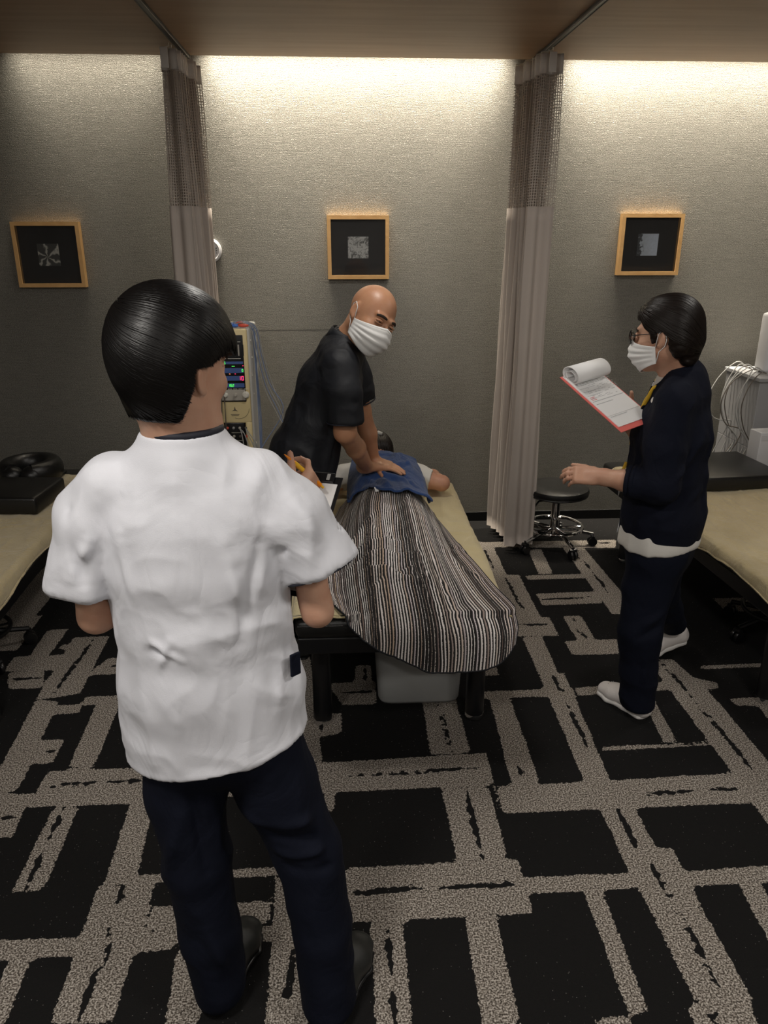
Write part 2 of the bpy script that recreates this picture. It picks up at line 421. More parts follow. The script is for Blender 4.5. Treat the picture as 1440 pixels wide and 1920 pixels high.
n3=N.new('ShaderNodeTexNoise'); n3.inputs['Scale'].default_value=34; n3.inputs['Detail'].default_value=4; L.new(P_,n3.inputs['Vector'])
dS=math_(N,L,'ADD',at2.outputs['Fac'],math_(N,L,'MULTIPLY',math_(N,L,'SUBTRACT',n3.outputs['Fac'],.5),.030))
inb=math_(N,L,'MULTIPLY',math_(N,L,'LESS_THAN',dB,0.0),math_(N,L,'GREATER_THAN',dS,0.0))
lp=N.new('ShaderNodeTexVoronoi'); lp.inputs['Scale'].default_value=235; L.new(P_,lp.inputs['Vector'])
lp2=N.new('ShaderNodeTexNoise'); lp2.inputs['Scale'].default_value=210; lp2.inputs['Detail'].default_value=2; L.new(P_,lp2.inputs['Vector'])
gc=ramp(N,L,lp2.outputs['Fac'],[(.38,(.055,.045,.037)),(.5,(.20,.175,.15)),(.62,(.47,.43,.385))])
sp=N.new('ShaderNodeTexVoronoi'); sp.inputs['Scale'].default_value=90; L.new(P_,sp.inputs['Vector'])
spk=math_(N,L,'LESS_THAN',sp.outputs['Distance'],.09)
sr=N.new('ShaderNodeSeparateColor'); L.new(sp.outputs['Color'],sr.inputs[0]); spk=math_(N,L,'MULTIPLY',spk,math_(N,L,'GREATER_THAN',sr.outputs[0],.6))
mxa=N.new('ShaderNodeMix'); mxa.data_type='RGBA'; L.new(spk,mxa.inputs['Factor']); mxa.inputs['A'].default_value=(.0085,.0082,.0082,1); mxa.inputs['B'].default_value=(.22,.21,.2,1)
mxb=N.new('ShaderNodeMix'); mxb.data_type='RGBA'; L.new(inb,mxb.inputs['Factor']); L.new(mxa.outputs['Result'],mxb.inputs['A']); L.new(gc,mxb.inputs['B'])
L.new(mxb.outputs['Result'],b.inputs['Base Color']); b.inputs['Roughness'].default_value=.95; b.inputs['Specular IOR Level'].default_value=.15
bp=N.new('ShaderNodeBump'); bp.inputs['Strength'].default_value=.7; bp.inputs['Distance'].default_value=.003; L.new(lp2.outputs['Fac'],bp.inputs['Height']); L.new(bp.outputs[0],b.inputs['Normal'])
# wall covering: dark grey with a pearly woven surface
m,nt,N,L,b=nodes('wallcovering'); M['wall']=m
tc=N.new('ShaderNodeTexCoord'); mp=N.new('ShaderNodeMapping'); mp.inputs['Scale'].default_value=(1,1,1.7); L.new(tc.outputs['Object'],mp.inputs[0])
nz=N.new('ShaderNodeTexNoise'); nz.inputs['Scale'].default_value=190; nz.inputs['Detail'].default_value=3; L.new(mp.outputs[0],nz.inputs['Vector'])
mp2=N.new('ShaderNodeMapping'); mp2.inputs['Scale'].default_value=(3,3,60); L.new(tc.outputs['Object'],mp2.inputs[0])
nz2=N.new('ShaderNodeTexNoise'); nz2.inputs['Scale'].default_value=5; nz2.inputs['Detail'].default_value=5; L.new(mp2.outputs[0],nz2.inputs['Vector'])
h_=math_(N,L,'ADD',nz.outputs['Fac'],math_(N,L,'ADD',math_(N,L,'MULTIPLY',nz2.outputs['Fac'],.3),.25))
c=ramp(N,L,h_,[(.65,(.105,.101,.088)),(1.05,(.26,.25,.22))]); L.new(c,b.inputs['Base Color'])
b.inputs['Metallic'].default_value=.5; b.inputs['Roughness'].default_value=.45
bp=N.new('ShaderNodeBump'); bp.inputs['Strength'].default_value=.8; bp.inputs['Distance'].default_value=.003; L.new(h_,bp.inputs['Height']); L.new(bp.outputs[0],b.inputs['Normal'])
# ceiling: brown wood laminate
M['ceiling']=mat('ceiling_wood',(.36,.235,.145),.5,mottle=(3,(.30,.19,.115),(.5,6,1)),bump=(30,.15,(.5,12,1)))
M['plain_dark']=mat('dark_wall_paint',(.06,.058,.055),.7,bump=(80,.2)); M['plain_light']=mat('light_wall_paint',(.45,.43,.40),.8,bump=(80,.2)); M['skirting']=mat('black_skirting',(.006,.006,.006),.3)
# striped blanket: stripes run along the bed (UV.x across, metres)
m,nt,N,L,b=nodes('striped_blanket'); M['blanket']=m
uv=N.new('ShaderNodeUVMap'); sx=N.new('ShaderNodeSeparateXYZ'); L.new(uv.outputs[0],sx.inputs[0])
st=math_(N,L,'MULTIPLY',sx.outputs[0],1/.0090); cell=math_(N,L,'FLOOR',st); fr_=math_(N,L,'FRACT',st)
wn=N.new('ShaderNodeTexWhiteNoise'); wn.noise_dimensions='1D'; L.new(cell,wn.inputs['W'])
nb=N.new('ShaderNodeTexNoise'); nb.noise_dimensions='1D'; nb.inputs['Scale'].default_value=13; nb.inputs['Detail'].default_value=2; L.new(sx.outputs[0],nb.inputs['W'])
lc=ramp(N,L,wn.outputs['Value'],[(0,(.74,.68,.66)),(.35,(.82,.78,.76)),(.5,(.50,.36,.25)),(.62,(.75,.66,.62)),(.8,(.20,.14,.12)),(.9,(.62,.56,.58))])
dsh=N.new('ShaderNodeTexNoise'); dsh.inputs['Scale'].default_value=1; dsh.inputs['Detail'].default_value=2; mpd=N.new('ShaderNodeMapping'); mpd.inputs['Scale'].default_value=(520,190,1); L.new(uv.outputs[0],mpd.inputs[0]); L.new(mpd.outputs[0],dsh.inputs['Vector'])
wdt=ramp(N,L,nb.outputs['Fac'],[(.38,(.10,.10,.10)),(.45,(.34,.34,.34)),(.6,(.52,.52,.52))])
thr=math_(N,L,'ADD',wdt,math_(N,L,'MULTIPLY',math_(N,L,'SUBTRACT',dsh.outputs['Fac'],.5),.55))
on=math_(N,L,'LESS_THAN',fr_,thr)
mb=N.new('ShaderNodeMix'); mb.data_type='RGBA'; L.new(on,mb.inputs['Factor']); mb.inputs['A'].default_value=(.010,.008,.008,1); L.new(lc,mb.inputs['B'])
L.new(mb.outputs['Result'],b.inputs['Base Color']); b.inputs['Roughness'].default_value=.9; b.inputs['Sheen Weight'].default_value=.1
bp=N.new('ShaderNodeBump'); bp.inputs['Strength'].default_value=.4; bp.inputs['Distance'].default_value=.002; L.new(on,bp.inputs['Height']); L.new(bp.outputs[0],b.inputs['Normal'])
for k_ in ('navy','cardigan','black_cloth'): crumple(M[k_],7,.05,.2)
crumple(M['towel'],12,.03,.4); crumple(M['blue_towel'],12,.03,.4)
# three framed photographs (abstract, flat prints)
def print_mat(name,kind):
    m,nt,N,L,b=nodes(name); tc=N.new('ShaderNodeTexCoord')
    nz=N.new('ShaderNodeTexNoise'); L.new(tc.outputs['Object'],nz.inputs['Vector'])
    if kind=='leaf':
        # blades radiating from a point
        mp=N.new('ShaderNodeMapping'); mp.inputs['Location'].default_value=(.008,0,.012); L.new(tc.outputs['Object'],mp.inputs[0])
        s=N.new('ShaderNodeSeparateXYZ'); L.new(mp.outputs[0],s.inputs[0]); an=math_(N,L,'ARCTAN2',s.outputs[2],s.outputs[0])
        nz.inputs['Scale'].default_value=25
        wv=math_(N,L,'SINE',math_(N,L,'ADD',math_(N,L,'MULTIPLY',an,6),math_(N,L,'MULTIPLY',nz.outputs['Fac'],9)))
        c=ramp(N,L,wv,[(0,(.06,.06,.055)),(.45,(.15,.15,.135)),(1,(.55,.54,.48))])
    elif kind=='branch':
        nz.inputs['Scale'].default_value=45; nz.inputs['Detail'].default_value=5; nz.inputs['Distortion'].default_value=1.5
        c=ramp(N,L,nz.outputs['Fac'],[(.32,(.09,.09,.085)),(.44,(.32,.32,.31)),(.52,(.62,.62,.60))])
    else:
        s=N.new('ShaderNodeSeparateXYZ'); L.new(tc.outputs['Object'],s.inputs[0]); nz.inputs['Scale'].default_value=60; nz.inputs['Detail'].default_value=4
        h=math_(N,L,'ADD',math_(N,L,'MULTIPLY',math_(N,L,'ADD',s.outputs[0],.06),8.0),math_(N,L,'MULTIPLY',math_(N,L,'SUBTRACT',nz.outputs['Fac'],.5),.9))
        c=ramp(N,L,h,[(.12,(.05,.055,.06)),(.22,(.45,.50,.56)),(.9,(.60,.67,.78))])
    L.new(c,b.inputs['Base Color']); b.inputs['Roughness'].default_value=.5; return m
M['print_leaf']=print_mat('print_leaf','leaf'); M['print_branch']=print_mat('print_branch','branch'); M['print_cloud']=print_mat('print_cloud','cloud')
# ---------------------------------------------------------------- room
BANDS=[[-1274,3251,-1110,3251,-1097,2775,-1261,2734],[-1261,2734,-1165,2721,-1123,2196,-1218,2149],[-1295,2206,-1077,2167,-1056,1972,-1240,1971],[-1459,2959,-1303,2963,-1269,2824,-1406,2824],[-1059,3051,-966,3051,-932,2916,-1107,2913],[-1068,2750,-886,2752,-876,2694,-1060,2689],[-1167,2695,-1063,2697,-1058,2635,-1166,2630],[-1007,2686,-913,2689,-902,2295,-991,2300],[-1178,2469,-1061,2468,-1056,2330,-1183,2331],[-1059,2284,-687,2289,-642,2104,-1054,2107],[-1175,2173,-1052,2171,-1054,2107,-1166,2109],[-726,2109,-649,2144,-628,1779,-716,1755],[-732,1759,-571,1766,-577,1341,-726,1349],[-975,2103,-891,2098,-886,1755,-973,1754],[-632,1797,-195,1807,-200,1773,-624,1763],[-997,1594,-730,1591,-726,1532,-970,1532],[-572,1594,-470,1601,-458,1541,-568,1533],[-895,1531,-840,1535,-832,1355,-883,1358],[-461,1538,-389,1542,-367,1329,-452,1334],[-219,1776,-114,1778,-105,1301,-210,1307],[-254,1598,-210,1599,-206,1548,-250,1549],[-258,3169,-176,3164,-92,2279,-149,2282],[-81,2580,-24,2577,-23,2443,-105,2434],[-80,2794,122,2795,115,2631,-22,2631],[40,2931,105,2928,104,2788,32,2792],[305,2697,439,2709,446,2303,297,2302],[-149,2276,502,2300,498,2127,-116,2122],[-80,2138,-48,2136,-47,2029,-87,2031],[315,2121,475,2123,476,1795,321,1799],[579,2650,661,2654,657,2124,557,2116],[541,2695,940,2701,935,2646,532,2645],[940,2701,1374,2725,1350,2666,946,2645],[799,4326,899,4294,892,3550,763,3322],[835,3831,962,3824,958,3328,802,3320],[740,3340,1002,3325,999,3139,715,3149],[824,3138,917,3133,909,2818,822,2814],[822,2814,934,2816,902,2110,812,2115],[502,2119,1355,2140,1391,1993,503,1990],[823,1995,941,1998,940,1794,825,1796],[822,1844,991,1809,983,1574,834,1584],[834,1584,983,1574,986,1305,842,1320],[817,1303,967,1308,965,1228,814,1237],[481,1725,823,1724,827,1668,498,1664],[667,1668,722,1668,717,1302,667,1294],[983,1721,1281,1729,1280,1668,986,1667],[1126,1671,1194,1673,1173,1431,1111,1434],[-15,1789,506,1797,506,1599,-10,1596],[50,1597,140,1591,139,1294,53,1299],[311,1596,400,1594,400,1279,311,1284],[1337,2913,1447,2898,1494,2630,1334,2639],[1334,2639,1494,2630,1501,2196,1346,2141],[1346,2141,1501,2196,1499,1899,1337,1861],[927,2313,1344,2321,1339,2299,929,2288],[1197,2601,1243,2606,1223,2325,1171,2321],[1548,2589,1718,2598,1679,2525,1556,2543],[1642,2538,1710,2542,1699,2334,1629,2338],[1543,2843,1853,2848,1837,2818,1539,2813],[1311,4195,1437,4180,1463,3339,1322,3336],[993,3815,1317,3818,1306,3763,998,3759],[1000,3587,1330,3595,1314,3459,1000,3452],[1097,4182,1177,4178,1156,3834,1075,3832],[797,4309,1675,4303,1631,4177,800,4232],[1068,3333,1165,3333,1157,3090,1076,3089],[1010,3088,1269,3093,1223,2961,1012,2963],[624,2930,648,2929,656,2815,580,2815],[-1327,3174,-1250,3190,-1247,3141,-1285,3134],[582,1289,666,1290,663,1245,579,1243],[1474,2752,1557,2706,1535,2659,1458,2664]]
SLITS=[[-1174,3220,-1207,2781],[-1435,2898,-1293,2903],[-1037,2987,-950,2987],[-1112,2393,-1067,2400],[-1038,2208,-852,2216],[-833,2213,-689,2218],[-657,1757,-654,1677],[-654,1624,-645,1501],[-653,1494,-660,1352],[-935,2101,-937,1954],[-938,1910,-934,1753],[-1149,2066,-1083,2062],[-143,1553,-171,1345],[-13,2722,108,2723],[75,2929,77,2797],[368,2624,372,2307],[-91,2227,-26,2229],[-4,2205,496,2217],[395,2117,397,1803],[603,2225,609,2140],[831,4264,835,3874],[881,3793,892,3343],[788,3255,995,3249],[878,2807,891,2645],[891,2645,878,2316],[988,2052,1166,2058],[1225,2065,1337,2067],[880,1987,879,1808],[900,1754,911,1617],[911,1617,911,1305],[868,1297,870,1260],[-12,1692,235,1711],[250,1703,508,1706],[92,1591,98,1429],[95,1393,98,1296],[1383,2901,1404,2635],[1404,2635,1427,2094],[1364,4047,1385,3879],[1385,3843,1387,3553],[1016,3518,1296,3533],[1111,3314,1114,3269],[1102,3195,1122,3107],[1543,4258,1647,4253]]

def poly_sd(X,Y,q):
    """signed distance (approx) to a quad given in mm"""
    p=np.array(q,float).reshape(4,2)/1000; A=0
    for i in range(4): A+=p[i][0]*p[(i+1)%4][1]-p[(i+1)%4][0]*p[i][1]
    if A<0: p=p[::-1]
    d=np.full(X.shape,-9.)
    for i in range(4):
        a,b=p[i],p[(i+1)%4]; e=b-a; L=np.linalg.norm(e)
        if L<1e-4: continue
        d=np.maximum(d,((X-a[0])*e[1]-(Y-a[1])*e[0])/L)
    return d
def seg_sd(X,Y,q,w):
    a=np.array(q[:2],float)/1000;b=np.array(q[2:],float)/1000; d=b-a
    t=np.clip(((X-a[0])*d[0]+(Y-a[1])*d[1])/(d@d),0,1); r=np.hypot(X-a[0]-t*d[0],Y-a[1]-t*d[1])
    return r-w*(.45+.55*np.sin(np.clip(t,.02,.98)*PI))
x0,x1,y0,y1=-4.2,4.2,-2.6,4.69; h=.02
gx=np.arange(x0,x1+h/2,h); gy=np.arange(y0,y1+h/2,h); gy[-1]=y1
X,Y=np.meshgrid(gx,gy,indexing='ij'); X=X.ravel(); Y=Y.ravel()
band=np.full(X.shape,1.0); slit=np.full(X.shape,1.0)
EXTRA=[]; ES=[]
for q in BANDS:      # the weave repeats: continue it where the photograph does not look
    cx=sum(q[0::2])/4; cy=sum(q[1::2])/4
    if cy<3300 and -1200<cx<1350: EXTRA.append([v-(2010 if i%2 else 0) for i,v in enumerate(q)]); 
    if -700<cx<1350: 
        for dy in (0,-2010): EXTRA.append([v+(2490 if i%2==0 else dy) for i,v in enumerate(q)]); EXTRA.append([v-(2490 if i%2==0 else -dy) for i,v in enumerate(q)])
for q in EXTRA[:]:
    cx=sum(q[0::2])/4; cy=sum(q[1::2])/4
    if 1180<cy and -1340<cx<1600: EXTRA.remove(q)
for (a_,b_,c_,d_) in [(-690,-140,2120,2300),(-620,-500,2300,3050),(-910,-250,2920,3050),(-400,-280,3050,4300),(-930,-600,2690,2760),(-600,-20,3330,3480),(-560,-230,1600,1680),
                      (-1500,1600,620,800),(820,970,-2500,1180),(-730,-580,-2500,1180),(50,140,-800,620),(1350,1490,-2500,620),(-1500,-1370,-2500,2100),(-1950,-1330,1520,1600),(-2600,-1400,2120,2300),(-2150,-2020,-1500,4300),(-2900,-1500,3330,3480),(-2700,2700,-700,-560),
                      (1700,1840,-2000,2500),(1500,2700,1600,1760),(2250,2380,800,4300),(1900,3000,3330,3480)]:
    EXTRA.append([a_,c_,b_,c_,b_,d_,a_,d_])
for q in BANDS+EXTRA: band=np.minimum(band,poly_sd(X,Y,q))
for q in SLITS: slit=np.minimum(slit,seg_sd(X,Y,q,.011))
nx,ny=len(gx),len(gy); ii=np.arange((nx-1)*(ny-1)); a=(ii//(ny-1))*ny+ii%(ny-1)
F=np.stack([a,a+ny,a+ny+1,a+1],1)
fl=mk('floor',np.stack([X,Y,0*X],1),F,M['carpet'],smooth=False); tag(fl,kind='structure',label='black loop carpet with broken grey bands')
for nm,arr in (('band',band),('slit',slit)):
    at=fl.data.attributes.new(nm,'FLOAT','POINT'); at.data.foreach_set('value',arr.astype(np.float32))
def struct(name,mb,mt): o=mb.build(name,mt,None,False,auto=False); tag(o,kind='structure'); return o
wn_=MB()
struct('wall_back',MB().box(x0,x1,WY,WY+.1,0,3.1),M['wall'])
struct('wall_left',MB().box(x0-.1,x0,y0,WY+.1,0,3.1),M['plain_light'])
struct('wall_right',MB().box(x1,x1+.1,y0,WY+.1,0,3.1),M['plain_light'])
struct('wall_front',MB().box(x0-.1,x1+.1,y0-.1,y0,0,3.1),M['plain_light'])
struct('ceiling',MB().box(x0,x1,y0,SLOT,CZ,CZ+.03),M['ceiling'])
struct('trim_1',MB().box(x0,x1,SLOT-.02,SLOT,CZ+.03,CZ+.25),M['plain_dark'])
struct('trim_2',MB().box(x0,x1,y0,WY,3.08,3.1),M['plain_dark'])
struct('baseboard_back',MB().box(x0,x1,WY-.012,WY,0,.062,b=.002),M['skirting'])
# horizontal join in the wall covering
struct('trim_3',MB().box(-.9,.02,WY-.0004,WY+.001,1.2362,1.2376),mat('seam',(.05,.047,.04),.8))
# ---- downlight trims
for (x,y) in [(-.75,.45),(1.5,.5),(0.15,2.9),(1.9,2.7),(-2.0,.3)]:
    t=thing('ceiling_downlight',(x,y,CZ),'round ceiling downlight at %s'%{-.75:'the foreground, left of the camera',1.5:'the foreground right',.15:'the middle of the central bay',1.9:'the middle of the right-hand bay',-2.0:'the foreground far left'}[x],'light','ceiling downlights')
    MB().lathe([(.085,0),(.09,-.004),(.075,-.006),(.07,0)],(x,y,CZ),32).build('trim_ring',M['white_plastic'],t)
for o in list(bpy.data.objects):
    if o.type=='LIGHT' and o.name.startswith('downlight'): pass

# ---- picture frames
def frame(x0,x1,z0,z1,pm,label,pc=(.0,.0),ps=.118,ah=None):
    D=.045; fy=WY-D; cx,cz=(x0+x1)/2,(z0+z1)/2; W=.021
    t=thing('picture_frame',(cx,WY,cz),label,'picture','framed photographs on the back wall')
    # four mitred bars
    for k,(ax,az) in enumerate([((x0,z0),(x1,z0)),((x1,z0),(x1,z1)),((x1,z1),(x0,z1)),((x0,z1),(x0,z0))]):
        a=np.array([ax[0],0,ax[1]]); b=np.array([az[0],0,az[1]]); c=np.array([cx,0,cz])
        def inn(p): return np.array([p[0]+(W if p[0]<cx else -W),0,p[2]+(W if p[2]<cz else -W)])
        ai,bi=inn(a),inn(b); v=[]
        for yy in (fy,WY-.001): 
            for p in (a,b,bi,ai): v.append((p[0],yy,p[2]))
        mk('frame_bar',v,[[0,1,2,3],[7,6,5,4],[0,4,5,1],[1,5,6,2],[2,6,7,3],[3,7,4,0]],M['oak'],t,False)
    MB().box(x0+W,x1-W,WY-.012,WY-.004,z0+W,z1-W).build('mount_board',M['mat_black'],t,False)
    px,pz=cx+pc[0],cz+pc[1]
    pr=MB().box(-ps/2,ps/2,-.0015,0,-ps/2,ps/2)
    o=mk('photo_print',np.concatenate(pr.v)+np.array([px,WY-.0125,pz]),pr.f,pm,t,False)
    # keep texture space centred on the print
    o.data.transform(Matrix.Translation((-(px-cx),.0125,-(pz-cz)))); o.location=(px-cx,-.0125,pz-cz)
    MB().box(x0+W*.7,x1-W*.7,fy+.006,fy+.0075,z0+W*.7,z1-W*.7).build('glass_pane',M['glass'],t,False)
    return t
frame(-1.817,-1.445,1.488,1.838,M['print_leaf'],'oak box frame with a leaf photograph, left of the left curtain',(-.008,-.0))
frame(-.064,.289,1.528,1.873,M['print_branch'],'oak box frame with a pale branch photograph, above the bald man',(-.0,0))
frame(1.637,2.003,1.545,1.884,M['print_cloud'],'oak box frame with a pale blue photograph, right of the right curtain',(-.008,-.0),.122)
# ---- round white wall device
t=thing('wall_speaker',(-.735,WY,1.685),'white round wall device half hidden behind the left curtain','speaker')
c=(-.735,WY,1.685)
MB().lathe([(.066,0),(.068,-.012),(.066,-.022),(.055,-.027),(.05,-.022),(.001,-.022)],(c[0],c[1],c[2]),40,(0,1,0)).build('housing',M['white_plastic'],t)
gm=MB()
for i in range(7):
    for j in range(7):
        a,b_=(i-3)*.013,(j-3)*.013
        if a*a+b_*b_<.042**2: gm.lathe([(.003,0),(.003,-.002)],(c[0]+a,c[1]-.022,c[2]+b_),8,(0,1,0))
gm.build('grille',M['cable_dark'],t)

# ---- curtains with tracks
def curtain(cx0,cy0,cx1,cy1,amp,nf,z_hem,label,seed,spread):
    rnd=random.Random(seed)
    t=thing('curtain',(cx0,cy0,0),label,'curtain','dividing curtains gathered at the wall')
    d=np.array([cx1-cx0,cy1-cy0]); Ld=np.linalg.norm(d); d/=Ld; s_=np.array([d[1],-d[0]])
    A=[amp*rnd.uniform(.75,1.25) for _ in range(nf*2+2)]; off=[rnd.uniform(-.25,.25) for _ in range(nf*2+2)]
    n=nf*2*14
    def path(z):
        k=(2.6-z)/2.5; out=[]
        for i in range(n+1):
            u=i/n; ph=u*nf*2; j=int(min(ph,nf*2-1e-6)); f=ph-j
            e0=(1 if j%2==0 else -1)*A[j]; e1=(-1 if j%2==0 else 1)*A[j+1]
            sm=f*f*(3-2*f); w_=(e0*(1-sm)+e1*sm)*(.85+spread*k)
            al=u+ (off[j]*(1-f)+off[j+1]*f)*.6/(nf*2) + .010*math.sin(7*u+3*k)
            w_+= .006*math.sin(9*k+u*20)
            al+= .075*math.sin(w_/amp*4.6+1.2*k+seed)*(.6+.4*math.sin(w_/amp*2+seed))*(.35+.65*k if k>.3 else .5)
            p=np.array([cx0,cy0])+d*Ld*al*(1+.04*k)+s_*w_
            out.append(p)
        return np.array(out)
    def sheet(z0,z1,nz,hemwave=0):
        zs=np.linspace(z0,z1,nz+1); V=[]
        for z in zs:
            p=path(z); zz=np.full(len(p),z)
            if hemwave: zz=zz+hemwave*np.maximum(0,1-(z-z0)/.3)*np.linspace(0,1,len(p))
            V.append(np.column_stack([p,zz]))
        return V
    def solid(V,th):
        V=np.array(V); nz,m=V.shape[:2]
        T=np.gradient(V,axis=1); Nn=np.stack([T[...,1],-T[...,0],0*T[...,0]],2); Nn/=np.linalg.norm(Nn,axis=2)[...,None]+1e-9
        a=V+Nn*th/2; b=V-Nn*th/2; v=np.concatenate([a.reshape(-1,3),b.reshape(-1,3)]); o=nz*m; f=[]
        for i in range(nz-1):
            for k in range(m-1):
                q=i*m+k; f.append([q,q+1,q+m+1,q+m]); f.append([o+q,o+q+m,o+q+m+1,o+q+1])
        for i in range(nz-1):
            for k in (0,m-1): q=i*m+k; f.append([q,q+m,o+q+m,o+q])
        for k in range(m-1):
            for i in (0,nz-1): q=i*m+k; f.append([q,q+1,o+q+1,o+q])
        return v,np.array(f)
    v,f=solid(sheet(z_hem,1.905,26,.015),.003); mk('drape',v,f,M['curtain'],t)
    v,f=solid(sheet(2.50,2.585,3),.004); mk('header_band',v,f,M['header'],t)
    # net: vertical and horizontal threads
    zb,zt=1.905,2.50; nz=45; V=np.array(sheet(zb,zt,nz)); m=V.shape[1]
    # resample by arc length for even thread pitch
    L0=np.concatenate([[0],np.cumsum(np.linalg.norm(np.diff(V[0],axis=0),axis=1))]); nt=int(L0[-1]/.0128); tt=np.linspace(0,L0[-1],nt+1)
    R=np.stack([np.stack([np.interp(tt,L0,V[i][:,c]) for c in range(3)],1) for i in range(nz+1)])
    w2=.0021; T=np.gradient(R,axis=1); T/=np.linalg.norm(T,axis=2)[...,None]; Nn=np.stack([T[...,1],-T[...,0],0*T[...,0]],2)
    vs=[];fs=[];o=0
    a=R-T*w2;b=R+T*w2; vs+=[a.reshape(-1,3),b.reshape(-1,3)]; K=(nz+1)*(nt+1)
    I=np.arange(nz)[:,None]*(nt+1)+np.arange(nt+1)[None]; I=I.ravel(); fs.append(np.stack([I,I+K,I+K+nt+1,I+nt+1],1)); o+=2*K
    a=R-np.array([0,0,w2*.8]);b=R+np.array([0,0,w2*.8]); vs+=[a.reshape(-1,3),b.reshape(-1,3)]
    I=np.arange(nz+1)[:,None]*(nt+1)+np.arange(nt)[None]; I=I.ravel()+o; fs.append(np.stack([I,I+1,I+1+K,I+K],1))
    nn=mk('net_panel',np.concatenate(vs),np.concatenate(fs),M['net'],t,False); tag(nn,kind='stuff',label='open mesh net of fine threads')
    # hooks
    hk=0
    for i in range(nf):
        p=path(2.58)[int((i+.5)/nf*n)]; xx=cx0+(cx1-cx0)*(i+.5)/nf
        MB().tube([(p[0],p[1],2.565),(p[0],p[1],2.59),(xx,p[1],2.60),(xx,p[1],2.612)],.0028,6).build('hook',M['clip_white'],t)
    MB().box(cx0-.06+.03,cx0-.06+.065,cy0-.035,cy0-.03,2.50,2.585,.001).build('side_strap',M['header'],t)
    return t
curtain(-.775,4.13,-.745,4.52,.052,8,.055,'taupe curtain with net top hanging at left, behind the white-shirted person',3,.85)
curtain(1.045,4.13,.975,4.52,.060,8,.045,'taupe curtain with net top hanging between central bed and stool',8,.45)
for x,lb in ((-.758,'thin dark ceiling curtain track above the left curtain'),(1.045,'thin dark ceiling curtain track above the right curtain')):
    t=thing('curtain_track',(x,2.0,CZ),lb,'curtain track','curtain tracks')
    MB().box(x-.012,x+.012,-.4,4.55,CZ-.016,CZ,.002).build('rail',M['black_metal'],t,False)
    for s_ in (-1,1): MB().box(x+s_*.0105-.0012,x+s_*.0105+.0012,-.4,4.55,CZ-.0185,CZ-.016).build('rail_lip',M['cable_dark'],t,False)
    MB().box(x-.014,x+.014,4.55,4.562,CZ-.018,CZ,.002).build('end_cap',M['black_plastic'],t,False)

# ---- beds
def bed(cx,y0_,y1_,W,top,label,towel_label,tm,rot=0,seed=1,overhang=.04,tfront=None,drop=.05,group='treatment beds'):
    c,s=math.cos(rot),math.sin(rot); piv=np.array([cx,y0_])
    def R(v):
        v=np.array(v,float); q=v[:,:2]-piv; v[:,0]=piv[0]+q[:,0]*c-q[:,1]*s; v[:,1]=piv[1]+q[:,0]*s+q[:,1]*c; return v
    t=thing('treatment_bed',(cx,(y0_+y1_)/2,0),label,'bed',group)
    def add(mb,name,mt,smooth=True,par=t):
        mb.v=[R(np.concatenate(mb.v))]; return mb.build(name,mt,par,smooth)
    x0,x1=cx-W/2,cx+W/2; ym=y0_+(y1_-y0_)*.64
    add(MB().box(x0,x1,y0_,ym,top-.075,top,.028),'mattress_pad',M['vinyl'])
    add(MB().box(x0,x1,ym+.005,y1_,top-.075,top,.028),'head_pad',M['vinyl'])
    add(MB().box(x0+.008,x1-.008,y0_+.008,y1_-.01,top-.135,top-.07,.006),'bed_frame',M['black_metal'],False)
    add(MB().tube([(x0+.01,y0_+.003,top-.02),(x1-.01,y0_+.003,top-.02)],.0022,6),'seam_piping',M['vinyl'])
    for xx in (x0+.085,x1-.085):
        for yy in (y0_+.13,y1_-.25):
            l=add(MB().lathe([(.036,top-.13),(.036,.022)],(xx,yy,0),28),'leg',M['black_metal'])
            add(MB().lathe([(.0365,.022),(.0385,.012),(.0385,.004),(.034,0),(.001,0)],(xx,yy,0),28),'foot_cap',M['chrome'],True,l)
    add(MB().box(x0+.07,x1-.07,y1_-.27,y1_-.23,.12,.16,.004),'cross_bar',M['black_metal'],False)
    # towel cover, a thing of its own
    tt=thing('towel',(cx,(y0_+y1_)/2,top),towel_label,'towel','towel bed covers')
    yf=y0_+.004 if tfront is None else tfront; yb=y1_-.17
    nu,nv=110,150; V=[]
    for j in range(nv+1):
        y=yf+(yb-yf)*j/nv
        for i in range(nu+1):
            u=(i/nu*2-1); Wd=W/2+overhang
            X_=u*Wd; ex=max(0,abs(X_)-(W/2-.008)); 
            hang=min(ex,overhang)
            if ex>0: x_=math.copysign(W/2+.006+.012*min(1,ex/.03),X_); z=top+.008-hang*1.25*(1+.4*math.sin(y*9+seed+X_)*.5)*(drop/.05)
            else: x_=X_; z=top+.010
            V.append((cx+x_,y,z))
    V=np.array(V); n_=vnoise(V*np.array([5,4,5])+seed*7,seed); n2_=vnoise(V*np.array([22,7,22])+n_[:,None]*2,seed+1)
    V[:,2]+=.004*n_+.006*np.maximum(0,1-np.abs(n2_)*3)
    V[:,0]+=.004*n2_*(np.abs(V[:,0]-cx)>W/2); V[:,1]+=.012*vnoise(V*np.array([6,0,0]),seed+3)*((V[:,1]<yf+.02)|(V[:,1]>yb-.02))
    V=R(V); ii=np.arange(nu*nv); a=(ii//nu)*(nu+1)+ii%nu; F=np.stack([a,a+1,a+nu+2,a+nu+1],1)
    o=mk('terry_cover',V,F,tm,tt); sd=o.modifiers.new('th','SOLIDIFY'); sd.thickness=.006; sd.offset=-1
    hm=[V[i*(nu+1)] for i in range(nv+1)]
    MB().tube(np.array(hm)[::3],.0035,6).build('hem',tm,tt)
    hm=[V[i*(nu+1)+nu] for i in range(nv+1)]
    MB().tube(np.array(hm)[::3],.0035,6).build('hem',tm,tt)
    return t
bed(.20,2.40,4.12,.76,.50,'black vinyl treatment bed in the centre, patient lying on it','cream towel spread under the patient on the central bed',M['towel_yellow'],0,2,.03)
